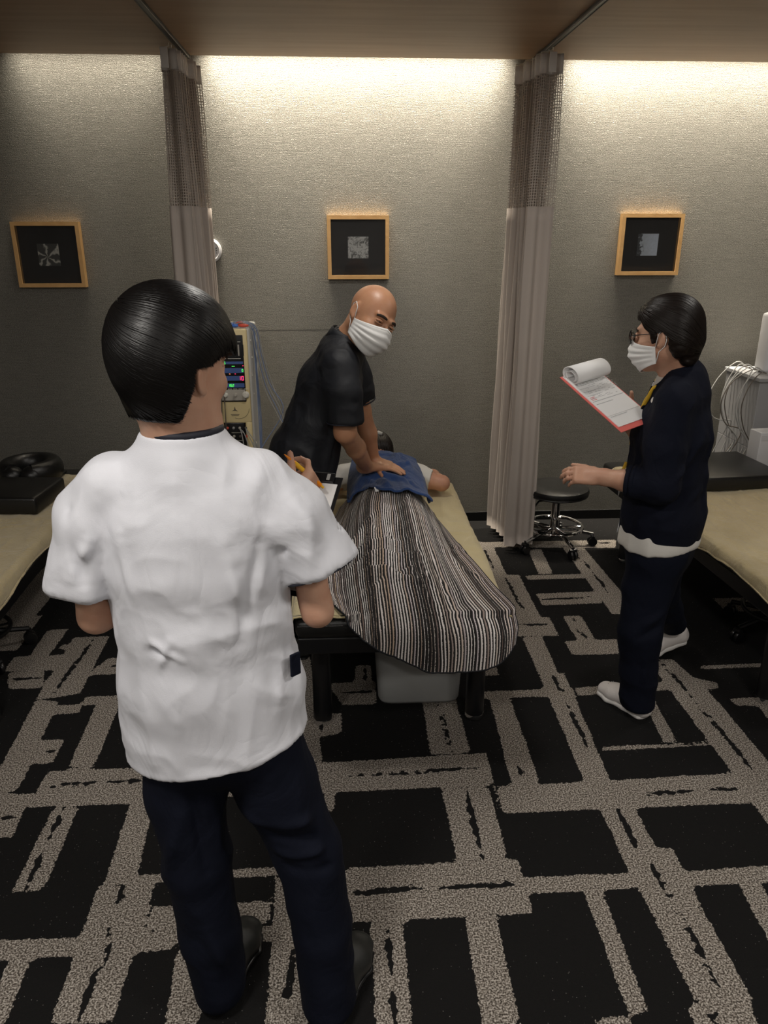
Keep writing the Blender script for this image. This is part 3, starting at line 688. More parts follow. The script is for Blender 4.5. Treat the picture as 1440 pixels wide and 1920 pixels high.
bed(2.00,2.46,4.25,.78,.53,'black vinyl treatment bed at right, behind the person with the red clipboard','beige towel covering the right-hand bed',M['towel'],math.radians(3.2),5,.045)
bed(-1.68,2.46,4.25,.78,.53,'black vinyl treatment bed at the left edge of the photo','beige towel covering the left-hand bed',M['towel'],math.radians(2.2),9,.045)
# pads
def pad(cx,cy,hx,hy,z0,hz,rot,label):
    t=thing('bolster_pad',(cx,cy,z0),label,'cushion','black vinyl pads')
    Mx=np.eye(4); c,s=math.cos(rot),math.sin(rot); Mx[:2,:2]=[[c,-s],[s,c]]; Mx[:3,3]=(cx,cy,z0+hz)
    b=MB().box(-hx,hx,-hy,hy,-hz,hz,.018,Mx); b.build('cushion',M['vinyl'],t)
    e=[(-hx+.012,-hy+.003,hz-.014),(hx-.012,-hy+.003,hz-.014)]; MB().tube(xf(Mx,e),.0025,6).build('seam_piping',M['vinyl'],t)
    return t
pad(2.01,3.84,.25,.235,.545,.037,math.radians(5),'flat black vinyl pad on the towel of the right-hand bed')
pad(-1.66,3.62,.25,.17,.545,.042,math.radians(-4),'flat black vinyl pad on the left-hand bed, in front of the ring cushion')
t=thing('face_cushion',(-1.66,4.0,.545),'horseshoe-shaped black face cushion at the head of the left-hand bed','cushion')
v=[];rr=[]
pts=[(-1.655+.115*math.cos(a),4.0+.125*math.sin(a),.60) for a in np.linspace(-PI/2+.45,1.5*PI-.45,30)]
MB().tube(pts,.062,16,r2=.05).ell(pts[0],(.058,.058,.052),8).ell(pts[-1],(.058,.058,.052),8).build('ring_pad',M['vinyl'],t)
MB().box(-1.80,-1.51,3.90,4.12,.545,.56,.005).build('base_plate',M['black_plastic'],t,False)

# ---- grey plastic bin under the central bed
t=thing('plastic_bin',(.29,2.76,0),'grey plastic bin standing on the floor under the central bed','bin')
def bin_v(inset,z0,z1,b):
    v=[];f=[]; n=40
    for (z,k,rr) in [(z0,0,b),(z1,1,b)]:
        hx=.165+.012*k-inset; hy=.13+.012*k-inset
        for i in range(n):
            a=2*PI*i/n; c_,s_=math.cos(a),math.sin(a); e=.28
            v.append((.29+hx*math.copysign(abs(c_)**e,c_),2.755+hy*math.copysign(abs(s_)**e,s_),z))
    return v
o_=bin_v(0,.012,.27,.03); i_=bin_v(.004,.02,.27,.03); bt=[(p[0]*.97+.29*.03,p[1]*.97+2.755*.03,0) for p in o_[:40]]
v=bt+o_+i_[40:]+i_[:40]; n=40
f=[[r*n+i,r*n+(i+1)%n,(r+1)*n+(i+1)%n,(r+1)*n+i] for r in range(4) for i in range(n)]+[list(range(n))[::-1],[4*n+i for i in range(n)]]
mk('bin_body',v,f,M['bin'],t); 
MB().ring([(p[0],p[1],.268) for p in o_[40:]],.006,6).build('rim',M['bin'],t)
# ---- stools
def stool(x,y,zs,label,rs=.19,chrome=True,rot=.2,group=None):
    mt=M['chrome'] if chrome else M['black_metal']
    t=thing('wheeled_stool',(x,y,0),label,'stool',group)
    MB().lathe([(.001,zs-.062),(rs-.03,zs-.062),(rs-.006,zs-.05),(rs,zs-.03),(rs-.006,zs-.012),(rs-.03,zs-.002),(rs*.5,zs+.001),(.001,zs)],(x,y,0),48).build('seat',M['vinyl'],t)
    MB().lathe([(rs-.004,zs-.052),(rs-.002,zs-.047),(rs-.004,zs-.043)],(x,y,0),48).build('seat_piping',M['vinyl'],t)
    MB().box(x-.08,x+.08,y-.08,y+.08,zs-.075,zs-.062,.003).build('mounting_plate',M['black_metal'],t,False)
    MB().lathe([(.017,zs-.075),(.017,zs-.11),(.026,zs-.11),(.026,.115),(.032,.112),(.032,.085),(.02,.08)],(x,y,0),24).build('column',mt,t)
    MB().tube([(x-.03,y,zs-.09),(x-.11,y-.02,zs-.095),(x-.135,y-.025,zs-.125)],.006,8).build('height_lever',M['black_plastic'],t)
    MB().ring([(x+.165*math.cos(a),y+.165*math.sin(a),.128) for a in np.linspace(0,2*PI,48,endpoint=False)],.010,8).build('foot_ring',mt,t)
    for k in range(5):
        a=rot+k*2*PI/5; d=np.array([math.cos(a),math.sin(a),0]); p=np.array([x,y,0])
        MB().tube([p+(0,0,.105)+d*.02,p+d*.12+(0,0,.097),p+d*.235+(0,0,.074)],[.016,.013,.011],8,r2=[.016,.012,.010]).build('star_leg',mt,t)
        MB().tube([p+(0,0,.118)+d*.03,p+d*.165+(0,0,.122)],.006,6).build('ring_spoke',mt,t)
        q=p+d*.235; ww=np.array([-d[1],d[0],0])
        cs=MB()
        for s_ in (-1,1): cs.lathe([(.012,-.008),(.026,-.008),(.028,-.004),(.028,.004),(.026,.008),(.012,.008)],q+(0,0,.028)+ww*s_*.013,20,ww)
        cs.tube([q+(0,0,.03),q+(0,0,.075)],.007,8); cs.tube([q+d*.0+(0,0,.055)-ww*.02,q+(0,0,.06)+ww*.02],.012,8); cs.build('caster',M['black_plastic'],t)
    return t
stool(1.262,4.24,.385,'low round black stool with chrome wheeled base beside the right curtain',.187,True,-.08+2*PI/5*.0)
stool(2.03,3.10,.30,'dark wheeled stool pushed under the right-hand bed',.15,False,.9,'stools stored under side beds')
stool(-1.66,3.10,.30,'dark wheeled stool pushed under the left-hand bed',.15,False,.5,'stools stored under side beds')

# ---- seven-segment digits as geometry
SEG={'0':'abcdef','1':'bc','2':'abged','6':'afgedc','7':'abc','8':'abcdefg'}
def digits(txt,M4,h,mb):
    w_=h*.5; x=0
    for ch in txt:
        for sname in SEG.get(ch,''):
            q={'a':(0,h/2,w_,0),'g':(0,0,w_,0),'d':(0,-h/2,w_,0),'f':(-w_/2,h/4,0,h/2),'b':(w_/2,h/4,0,h/2),'e':(-w_/2,-h/4,0,h/2),'c':(w_/2,-h/4,0,h/2)}[sname]
            t_=h*.07; hw=max(q[2]/2,t_); hh=max(q[3]/2,t_)
            mb.box(x+q[0]-hw,x+q[0]+hw,-.0012,0,q[1]-hh,q[1]+hh,0,M4)
        x+=h*.85
    return mb
# ---- therapy machine left of the bald man
MX0,MX1,MY0,MY1=-.650,-.462,3.98,4.34
t=thing('therapy_machine',((MX0+MX1)/2,(MY0+MY1)/2,0),'tall cream electrotherapy cart with lit controls, between left curtain and bald man','machine')
def fr(mb,name,mt,par=t,smooth=False): return mb.build(name,mt,par,smooth)
fr(MB().box(MX0+.012,MX1-.001,MY0+.03,MY1,.10,1.325,.012),'housing',M['cream_grey'],smooth=True)
fr(MB().box(MX0,MX1-.012,MY0,MY0+.035,.84,1.325,.010),'upper_bezel',M['cream'],smooth=True)
fr(MB().box(MX0,MX0+.03,MY0,MY0+.035,.10,.85,.010),'front_post',M['cream'],smooth=True)
fr(MB().box(MX1-.045,MX1-.012,MY0,MY0+.035,.10,.85,.010),'front_post',M['cream'],smooth=True)
fr(MB().box(MX0+.01,MX1-.02,MY0+.012,MY0+.034,.10,.60,.004),'lower_panel',M['cart_grey'],smooth=True)
pf=MY0-.004
cp=fr(MB().box(MX0+.018,MX1-.032,pf,MY0+.01,.955,1.295,.003),'control_panel',M['panel_black'],smooth=True)
pw=MX1-.032-(MX0+.018); pxl=MX0+.018
for z0_,z1_ in ((1.150,1.163),(1.105,1.130),(1.066,1.089),(1.030,1.052)):
    fr(MB().box(pxl+.006,pxl+pw-.005,pf-.001,pf+.001,z0_,z1_),'blue_strip',M['panel_blue'],cp)
fr(MB().box(pxl+.006,pxl+pw-.003,pf-.002,pf+.001,.962,1.018,.001),'knob_plate',M['panel_grey'],cp)
for k,zz in ((0,1.262),(1,1.178)):
    fr(MB().box(pxl+.03,pxl+pw-.012-.003*k,pf-.0015,pf,zz-.0015,zz+.0015),'scale_line',M['clip_white'],cp)
for k in range(5):
    fr(MB().box(pxl+.045+k*.022,pxl+.052+k*.022,pf-.001,pf,1.192,1.248),'slider_slot',M['panel_grey'] if k==3 else M['black_metal'],cp)
for k in range(7): 
    fr(MB().lathe([(.0016,0),(.0016,-.001)],(pxl+.115,pf,1.195+k*.008),6,(0,1,0)),'scale_dot',M['clip_white'],cp)
for k in range(5): fr(MB().box(pxl+.02+k*.027,pxl+.042+k*.027,pf-.002,pf,1.0205,1.0235),'button_bar',M['clip_white'],cp)
for k,(xx,r_) in enumerate(((.035,.009),(.085,.007),(.138,.0135))):
    fr(MB().lathe([(r_*1.35,0),(r_*1.3,-.003),(r_,-.004),(r_*.9,-.018),(.001,-.019)],(pxl+xx,pf-.002,.992),20,(0,1,0)),'knob',M['clip_white'] if k!=1 else M['panel_grey'],cp,True)
def dg(txt,x,z,h,mt):
    Mx=np.eye(4); Mx[:3,3]=(x,pf-.0015,z); mb=digits(txt,Mx,h,MB()); fr(mb,'display_digits',mt,cp)
dg('626',pxl+.018,1.1565,.0125,M['led_green']); dg('0',pxl+.128,1.1175,.0125,M['led_green']); dg('10',pxl+.110,1.0775,.019,M['led_red']); dg('162',pxl+.055,1.041,.0125,M['led_green'])
for xx,zz,mt in ((.132,1.141,'led_red'),(.062,1.100,'led_orange'),(.09,1.100,'led_red'),(.098,1.262,'led_red'),(.078,1.139,'led_green'),(.086,1.139,'led_green')):
    fr(MB().box(pxl+xx-.003,pxl+xx+.003,pf-.002,pf,zz-.0015,zz+.0015),'indicator_lamp',M[mt],cp)
# emblem and arc line on the middle section
em=MB(); ex,ez=pxl+.075,.918
em.prism([(-.016,.012),(-.004,.006),(0,-.012),(.005,.006),(.016,.013),(.003,.010),(-.003,.010)],(ex,MY0-.0008,ez),(ex,MY0+.001,ez),(1,0,0))
fr(em,'emblem',M['cable_dark'])
fr(MB().box(ex-.022,ex+.022,MY0-.0008,MY0,.886,.889).box(ex-.018,ex+.018,MY0-.0008,MY0,.880,.882),'logo_lines',M['cable_dark'])
arc=[(ex+.02+.055*math.sin(a),MY0-.0005,.905-.055*math.cos(a)+.015) for a in np.linspace(-.4,1.5,16)]
fr(MB().tube(arc+[(MX1-.02,MY0-.0005,.918)],.0009,5),'trim_groove',M['cable_dark'])
# socket panel
sp_=fr(MB().box(MX0+.03,MX1-.045,MY0+.004,MY0+.03,.70,.845,.008),'socket_panel',M['panel_black'],smooth=True)
for k in range(4):
    for j in range(2):
        fr(MB().lathe([(.007,0),(.007,-.006),(.004,-.008),(.001,-.008)],(pxl+.03+k*.032,MY0+.004,.815-j*.045),12,(0,1,0)),'socket',M[('clip_red','cable_grey','panel_grey','cable_dark')[(k+j)%4]],sp_,True)
for zz in (.788,.745): fr(MB().box(pxl+.05,MX1-.06,MY0+.002,MY0+.004,zz,zz+.002),'label_line',M['panel_grey'],sp_)
for xx in (MX0+.04,MX1-.04):
    for yy in (MY0+.05,MY1-.05):
        cs=MB().lathe([(.012,-.012),(.038,-.012),(.04,-.008),(.04,.008),(.038,.012),(.012,.012)],(xx,yy,.04),20,(1,0,0)); cs.tube([(xx,yy,.05),(xx,yy,.11)],.009,8); fr(cs,'caster',M['black_plastic'],t,True)
for k,zz in enumerate((1.26,1.17,1.08,.98,.72)):
    fr(MB().lathe([(.005,0),(.005,.003),(.001,.004)],(MX1-.001,MY0+.06+.02*(k%2),zz),10,(1,0,0)),'side_button',M['clip_white'],t,True)
def cable(pts,r,mt,par,name='cable',n=40):
    pts=np.array(pts,float); m=len(pts); T=np.linspace(0,m-1,n); out=[]
    for q in T:
        i=min(int(q),m-2); f=q-i; p0=pts[max(i-1,0)];p1=pts[i];p2=pts[i+1];p3=pts[min(i+2,m-1)]
        out.append(.5*((2*p1)+(-p0+p2)*f+(2*p0-5*p1+4*p2-p3)*f*f+(-p0+3*p1-3*p2+p3)*f**3))
    return MB().tube(out,r,6).build(name,mt,par)
# cables over the right side of the machine
ch=thing('electrode_cables',(MX1-.02,MY0+.1,1.33),'bundle of blue-grey electrode leads with coloured clips draped over the cream machine','cable')
for k in range(5):
    o=k*.009; yy=MY0+.07+.02*k
    cable([(MX1-.09-o,yy,1.337),(MX1-.03,yy-.01,1.348),(MX1+.008+o*.6,yy,1.31),(MX1+.025+o*.7,yy,1.18),(MX1+.055+o,yy,1.02),(MX1+.115+o*1.2-.02*(k==4),yy-.01,.88),(MX1+.165+o*.7-(.16 if k==3 else 0),yy-.02,.77-.03*k),(MX1+.19+o*.7-(.2 if k==3 else 0),yy-.02,.60),(MX1+.17-(.18 if k==3 else 0),yy-.03,.32),(MX1+.03,yy-.02,.2)],.0027,M['cable_blue'] if k%2 else M['cable_grey'],ch,'lead')
for k in range(3):
    cable([(MX1+.004+.004*k,MY0+.12+.03*k,1.33),(MX1+.012,MY0+.12+.03*k,1.1),(MX1+.014+.003*k,MY0+.12+.03*k,.8),(MX1+.012,MY0+.12,.5),(MX1+.006,MY0+.1,.3)],.0027,M['cable_blue'],ch,'lead')
for k,(xx,mt,l_) in enumerate(((-.03,'clip_red',.028),(-.05,'clip_red',.022),(-.105,'clip_blue',.03),(-.135,'clip_blue',.026),(-.115,'clip_white',.03),(-.165,'clip_blue',.028),(-.075,'clip_blue',.022))):
    yy=MY0+.045+.028*(k%3); MB().ell((MX1+xx,yy,1.337+.008*(k%2)),(l_,.009,.009),8).build('electrode_clip',M[mt],ch)
# plugs with hanging leads in front of the machine
ch2=thing('front_leads',(MX0+.1,MY0,.8),'dark leads hanging down in front of the cream machine','cable')
for k,xx in enumerate((.012,.028,.105,.118,.135,.145)):
    top_=(pxl+xx,MY0-.006,1.16-.0*k) if k<2 else (pxl+.095+.032*(k>3),MY0-.004,.812)
    cable([top_,(pxl+xx+.0,MY0-.02,.95 if k<2 else .79),(pxl+xx+.01*(k-1),MY0-.03,.72),(pxl+xx+.012*k,MY0-.03,.60),(pxl+.12,MY0-.01,.42),(pxl+.1,MY0,.35)],.0026,M['cable_dark'] if k<2 else M['cable_grey'],ch2,'lead')
for k in range(2): MB().box(pxl+.118+.014*k,pxl+.128+.014*k,MY0-.04,MY0-.026,.672,.69,.002).build('lead_tag',M['clip_white'],ch2,False)

# ---- right-hand machine, cart with cables
t=thing('equipment_cart',(2.48,4.3,0),'grey laminate equipment cart at the right edge behind the bed','cart')
MB().box(2.325,2.72,4.13,4.52,.62,1.0,.004).build('cabinet',M['cart_grey'],t,False)
MB().box(2.315,2.73,4.12,4.53,1.0,1.022,.003).build('cart_top',M['cart_grey'],t,False)
MB().box(2.325,2.345,4.13,4.52,.08,.62,.003).build('side_panel',M['cart_grey'],t,False)
MB().box(2.70,2.72,4.13,4.52,.08,.62,.003).build('side_panel',M['cart_grey'],t,False)
MB().box(2.345,2.70,4.15,4.5,.30,.32,.002).build('shelf',M['cart_grey'],t,False)
for xx in (2.35,2.69):
    for yy in (4.17,4.48): MB().lathe([(.012,-.01),(.036,-.01),(.038,0),(.036,.01),(.012,.01)],(xx,yy,.038),16,(1,0,0)).tube([(xx,yy,.04),(xx,yy,.085)],.008,8).build('caster',M['black_plastic'],t)
t=thing('white_monitor',(2.50,4.28,1.022),'white upright device standing on the grey equipment cart','device')
MB().box(2.385,2.66,4.22,4.34,1.035,1.36,.022).build('shell',M['white_plastic'],t)
MB().box(2.41,2.64,4.216,4.224,1.07,1.33,.004).build('front_panel',M['cart_grey'],t)
MB().box(2.42,2.62,4.2,4.36,1.022,1.037,.004).build('stand',M['white_plastic'],t)
t=thing('white_box',(2.40,3.98,.56),'small white box standing behind the pad on the right-hand bed','box')
Mx=frameM((2.33,4.0,.548+.105),(1,.1,0),(.10,0,1))
MB().box(-.06,.06,-.05,.05,-.105,.105,.004,Mx).build('carton',M['white_plastic'],t)
MB().box(-.055,.055,-.0515,-.0495,.06,.09,0,Mx).build('lid_flap',M['white_plastic'],t,False)
ch=thing('hanging_cables',(2.32,4.2,1.0),'tangle of grey cables hanging from the cart at right','cable')
rnd=random.Random(4)
for k in range(9):
    yy=4.16+.035*k; b_=rnd.uniform(.03,.13)
    cable([(2.40,yy,1.03),(2.34,yy,1.045+.01*(k%3)),(2.325-b_*.7,yy,.98),(2.30-b_,yy-.02,.86),(2.32-b_*.8,yy-.02,.74),(2.345-b_*.2,yy-.03,.66+rnd.uniform(-.05,.05)),(2.31-b_*.5,yy-.03,.5),(2.32-b_*.2,yy-.02,.36),(2.30,yy,.2+.02*k)],.0032,M['cable_grey'] if k%3 else M['cable_dark'],ch,'lead')
for k in range(3): cable([(2.35+.05*k,4.2,1.03),(2.38+.04*k,4.15,1.04),(2.45,4.17+.03*k,1.035)],.004,M['clip_blue'] if k==1 else M['cable_grey'],ch,'lead')
# ---------------------------------------------------------------- people
def pcomp(s):
    lo,hi=s.bounds(0); return s.evalp,lo,hi
class Head:
    def __init__(s,o,f,u,sc=1.0):
        s.o=np.array(o,float); f=nrm(f); u=np.array(u,float); u=nrm(u-f*(u@f)); l=np.cross(u,f); s.R=np.stack([f,l,u],1); s.sc=sc
    def W(s,p): return s.o+s.sc*(np.asarray(p,float)@s.R.T)
    def L(s,p): return ((np.asarray(p,float)-s.o)@s.R)/s.sc
    def ell(s,c,r,R=None):
        return pell(s.W(c),np.array(r)*s.sc,s.R if R is None else s.R@R)
    def cap(s,a,b,ra,rb): return pcap(s.W(a),s.W(b),ra*s.sc,rb*s.sc)
def rotz(a): c,s=math.cos(a),math.sin(a); return np.array([[c,-s,0],[s,c,0],[0,0,1.]])
def roty(a): c,s=math.cos(a),math.sin(a); return np.array([[c,0,s],[0,1,0],[-s,0,c]])
def add_head(S,H,neck_base,neck_r=.056,fem=False):
    S.u(H.ell((-.014,0,.032),(.098,.077,.086)),.01)
    S.u(H.ell((.022,0,-.03),(.070,.061,.080)),.04)
    S.u(H.cap((-.02,0,-.055),(.04,0,-.07),.050,.045),.03)
    for s_ in (1,-1):
        S.u(H.cap((.0,s_*.050,-.055),(.062,s_*.018,-.098),.016,.015),.03)
        S.u(H.ell((.058,s_*.042,-.028),(.026,.022,.020)),.02)
        S.u(H.cap((.080,s_*.044,.024),(.092,s_*.014,.020),.008,.009),.015)
        S.sub(H.ell((.106,s_*.031,.002),(.020,.017,.012)),.014)
        S.u(H.ell((.079,s_*.031,.001),(.0115,.0165,.0125)),.006)
        # ears
        R=rotz(-s_*.45)@roty(.15)
        S.u(H.ell((-.010,s_*.079,-.006),(.017,.0075,.031),R),.006)
        S.sub(H.ell((-.006,s_*.087,-.003),(.009,.005,.018),R),.005)
        S.u(H.ell((-.002,s_*.077,-.033),(.009,.006,.010)),.006)
    S.u(H.cap((.092,0,.012),(.112,0,-.026),.007,.0105),.012)
    for s_ in (1,-1): S.u(H.ell((.104,s_*.012,-.029),(.010,.008,.008)),.006)
    S.u(H.ell((.074,0,-.100),(.018,.022,.016)),.03)
    S.u(H.ell((.094,0,-.057),(.009,.024,.006)),.008); S.u(H.ell((.092,0,-.068),(.009,.020,.007)),.006)
    nb=np.array(neck_base,float); S.u(pcap(H.W((-.028,0,-.05)),nb,neck_r*.98,neck_r*1.08),.03)
def eyes(H,par,back=0,squint=.0):
    for s_ in (1,-1):
        c=H.W((.0815-back,s_*.031,.0015))
        e=MB().ell(c,(.0118,)*3,10).build('eye',M['eye_white'],par,auto=False)
        d=nrm(H.W((.2,s_*.034,.0))-c)
        MB().lathe([(.0062,.0100),(.005,.0113),(.001,.0120)],c,16,d).build('iris',M['eye_dark'],e,auto=False)
        # lids: upper and lower folds
        for zz,rr in ((.0078-squint,.0042),(-.0062+squint*.8,.0036)):
            pts=[H.W((.0820-back+.0125*math.cos(a)*.98,s_*.031+.0185*math.sin(a),.0015+zz*(.55+.45*math.cos(a))-.0012*s_*math.sin(a)*1.0)) for a in np.linspace(-1.25,1.25,11)]
            MB().tube(pts,rr,8).build('eyelid',par_skin[par],par,auto=False)
def brows(H,par,thick=.0042):
    for s_ in (1,-1):
        pts=[H.W((.0985-.0000-.018*((i/8)**2),s_*(.013+.040*i/8),.0220+.004*math.sin(i/8*2.6)-.005*(i/8)**3)) for i in range(9)]
        MB().tube(pts,[thick*(.6+.6*math.sin(.5+i/8*2.2)) for i in range(9)],8,r2=[.0022]*9,side=H.R[:,2]).build('eyebrow',M['brow'],par,auto=False)
par_skin={}
def maskmesh(H,par,lab=None,sag=0):
    nu,nv=36,26; V=[]
    for j in range(nv+1):
        v=j/nv
        xf_=.118+.013*math.sin(min(1,v*2.2)*PI*.5)-.055*max(0,v-.5)**1.2*1.9
        if v<.18: xf_-=.006*(1-v/.18)
        for i in range(nu+1):
            u=i/nu*2-1; th=u*PI/2
            ca=math.cos(th); sa=math.sin(th)
            nose=(1-abs(u))**2
            x=.012+(xf_-.012)*max(ca,0)**.75
            y=.0775*math.copysign(abs(sa)**.92,sa)*(1-.10*v)
            zt=-.022+.014*nose*1.3-.012*abs(u)**2; zb=-.128+.036*abs(u)**1.5
            z=zt+(zb-zt)*v
            pl=.0022*math.sin(v*PI*9)*(1-abs(u)**4)*(1 if .12<v<.9 else 0)
            V.append(H.W((x+pl*ca,y+pl*sa,z)))
    ii=np.arange(nu*nv); a=(ii//nu)*(nu+1)+ii%nu; F=np.stack([a,a+nu+1,a+nu+2,a+1],1)
    o=mk('face_mask',np.array(V),F,M['mask'],par); sd=o.modifiers.new('th','SOLIDIFY'); sd.thickness=.0015; sd.offset=1
    g=np.array(V).reshape(nv+1,nu+1,3)
    MB().tube(g[1]+H.R[:,0]*.0015,.0012,6).build('nose_edge',M['mask'],o,auto=False)
    for s_,c in ((1,nu),(-1,0)):
        a1=H.L(g[1,c]); a2=H.L(g[nv-2,c])
        MB().tube([H.W(p) for p in [a1,(a1[0]-.012,s_*.0815,.006),(-.016,s_*.086,.020),(-.026,s_*.084,.010),(-.027,s_*.080,-.015),(-.020,s_*.078,-.034),(-.0,s_*.0765,-.052),a2]],.0016,6).build('ear_loop',M['mask'],o,auto=False)
    return o
def add_hand(S,wrist,d,n,t,curl,L=.185,thumb=(.5,.8,-.1),tcurl=.3,wr=.026,spread=.0):
    """wrist point, finger direction d, palm normal n (towards what it faces), thumb side t"""
    w=np.array(wrist,float); d=nrm(d); n=np.array(n,float); n=nrm(n-d*(n@d)); t_=np.cross(n,d); 
    if t_@np.array(t,float)<0: t_=-t_
    k=L/.185; P=lambda a,b,c: w+k*(d*a+t_*b+n*c)
    R=np.stack([d,t_,n],1)
    S.u(pcap(w-d*.02,P(.03,0,0),wr,.021*k),.02)
    S.u(pbox(P(.050,0,0),(.042*k,.037*k,.0135*k),R,.012*k),.016)
    S.u(pcap(P(.03,.02,.008),P(.065,.026,.004),.013*k,.011*k),.012)
    for q in range(4):
        b=(.029,.0098,-.0098,-.0285)[q]; Lq=(.070,.078,.073,.057)[q]; r=(.0088,.0092,.0088,.0076)[q]
        c=curl[q] if hasattr(curl[q],'__len__') else (curl[q],)*3
        p=P(.082-(.004,0,.002,.010)[q],b,0); ang=0; sd=spread*(1.5-q)
        for j,seg in enumerate((.45,.31,.24)):
            ang+=c[j]; dd=nrm(d*math.cos(ang)+n*math.sin(ang)+t_*sd*(1 if j<1 else .6)); p2=p+dd*Lq*seg*k
            S.u(pcap(p,p2,r*k*(1-.06*j),r*k*(.95-.07*j)),.003); p=p2
    p=P(.018,.026,.006); tv=nrm(d*thumb[0]+t_*thumb[1]+n*thumb[2]); p2=p+tv*.042*k; S.u(pcap(p,p2,.0145*k,.0112*k),.01)
    tv2=nrm(tv+d*tcurl*1.2+n*tcurl*.5); p3=p2+tv2*.032*k; S.u(pcap(p2,p3,.0108*k,.0098*k),.003)
    tv3=nrm(tv2+d*tcurl*.8+n*tcurl*.6); S.u(pcap(p3,p3+tv3*.024*k,.0098*k,.008*k),.003)
def strands(HS,H,cen,n,seed,whorl,flow,hl,rt=.0011,nseg=9,length=1.5,lift=.002,start=(.03,1.4)):
    """tapered hair strands marched over the hair volume; directions leave the whorl and end at the hairline"""
    rng=np.random.RandomState(seed); wl=nrm(whorl); ref=nrm(np.cross(wl,(0,1,0.3))); r2=np.cross(wl,ref)
    ph=rng.rand(n)*2*PI; t0=start[0]+(start[1]-start[0])*rng.rand(n)**.8; ln=length*(.35+.65*rng.rand(n))
    lay=rng.rand(n)
    D=[]
    for j in range(nseg):
        th=t0+ln*j/(nseg-1); a=ph+flow*(th)**.7+.02*np.sin(5*th+ph*5)
        d=np.cos(th)[:,None]*wl+np.sin(th)[:,None]*(np.cos(a)[:,None]*ref+np.sin(a)[:,None]*r2); D.append(d)
    D=np.stack(D,1)                       # n,nseg,3 local dirs
    dw=D.reshape(-1,3)@H.R.T; cw=H.W(cen)
    r=np.full(len(dw),.24)
    for it in range(26):
        v=HS(cw+dw*r[:,None]); r-=np.clip(v,-.02,.05)*.8
    r=np.clip(r,.02,.24)
    r=r+np.repeat((lay-.25)*lift*2,nseg)
    Pw=(cw+dw*r[:,None]).reshape(n,nseg,3); Pl=H.L(Pw.reshape(-1,3)).reshape(n,nseg,3)
    vs=[];fs=[];o=0
    ok=hl(Pl.reshape(-1,3)).reshape(n,nseg)
    T=np.gradient(Pw,axis=1); T/=np.linalg.norm(T,axis=2)[...,None]+1e-9
    nr=dw.reshape(n,nseg,3); B=np.cross(T,nr); B/=np.linalg.norm(B,axis=2)[...,None]+1e-9
    prof=rt*np.minimum(1,np.array([.5,.9]+[1]*(nseg-4)+[.7,.08]))
    for i in range(n):
        m=nseg
        bad=np.nonzero(~ok[i])[0]
        if len(bad):
            m=bad[0]
            if m<4: continue
        jmp=np.nonzero(np.linalg.norm(np.diff(Pw[i,:m],axis=0),axis=1)>.06)[0]
        if len(jmp): 
            m=jmp[0]
            if m<4: continue
        pr=rt*np.array([.4]+[1]*(m-2)+[.1])*(.7+.6*lay[i])
        a=Pw[i,:m]+B[i,:m]*pr[:,None]*1.6; b=Pw[i,:m]-B[i,:m]*pr[:,None]*1.6; c=Pw[i,:m]+nr[i,:m]*pr[:,None]
        vs.append(np.stack([a,c,b],1).reshape(-1,3)); q=np.arange(m-1)*3+o
        fs.append(np.stack([q,q+1,q+4,q+3],1)); fs.append(np.stack([q+1,q+2,q+5,q+4],1)); o+=3*m
    return np.concatenate(vs),np.concatenate(fs)
def shoe(par,heel,toe,mt,ms,name='shoe',W=.047,hgt=.075,lift=0,style='clog',toe_up=0.0):
    h=np.array([heel[0],heel[1],heel[2] if len(heel)>2 else 0.],float); t_=np.array([toe[0],toe[1],toe[2] if len(toe)>2 else 0.],float)
    d=t_-h; L=np.linalg.norm(d); d/=L; s_=nrm(np.cross((0,0,1.),d)); u=np.cross(d,s_)
    P=lambda a,b,c:h+d*a*L+s_*b+u*c
    R=np.stack([d,s_,u],1)
    S=SDF()
    S.u(petube([P(.16,0,.045),P(.40,0,.042),P(.68,.003,.036),P(.86,.004,.030)],[(W*.80,hgt*.62),(W*.80,hgt*.55),(W*1.0,hgt*.47),(W*.84,hgt*.38)],s_,.02),.02)
    S.u(pcap(P(.17,0,.04),P(.20,0,hgt+.01),W*.78,W*.70),.03)
    S.inter(phalf(P(0,0,.004),-u)); S.inter(phalf(P(.2,0,hgt+.012),nrm(u-d*.12)))
    S.sub(pcap(P(.20,0,hgt*.75),P(.2,0,hgt+.05),W*.60,W*.66),.008)
    v,F=S.mesh(.0045,2); o=mk(name,v,F,mt,par)
    S=SDF(); k=.022 if style=='sneak' else .012
    S.u(petube([P(.15,0,k*.5),P(.42,0,k*.5),P(.70,.003,k*.5),P(.87,.004,k*.5+toe_up)],[(W*.88,k),(W*.80,k),(W*1.06,k),(W*.90,k)],s_,.02),.02)
    S.inter(phalf(P(0,0,0),-u)); S.inter(phalf(P(0,0,k),u))
    v,F=S.mesh(.0045,1); so=mk('sole',v,F,ms,o)
    if style=='clog':
        pts=[P(.42+.0*i,W*.75*math.sin(a),hgt*.48+.030*math.cos(a)) for i,a in enumerate(np.linspace(-1.35,1.35,12))]
        MB().tube(pts,.0018,6).build('instep_seam',ms,o,auto=False)
    else:
        pts=[P(.34-.10*abs(a)/1.2,W*.76*math.sin(a),hgt*.52+.034*math.cos(a)) for a in np.linspace(-1.3,1.3,12)]
        MB().tube(pts,.0022,6).build('collar_edge',ms,o,auto=False)
        g=MB()
        for i in range(5):
            for j in range(4):
                a=(j-1.5)*.3; g.lathe([(.0016,0),(.0016,.001)],P(.56+.055*i,W*.8*math.sin(a),.036+hgt*.46*math.cos(a)),6,u)
        g.build('vent_holes',M['cart_grey'],o,auto=False)
    return o
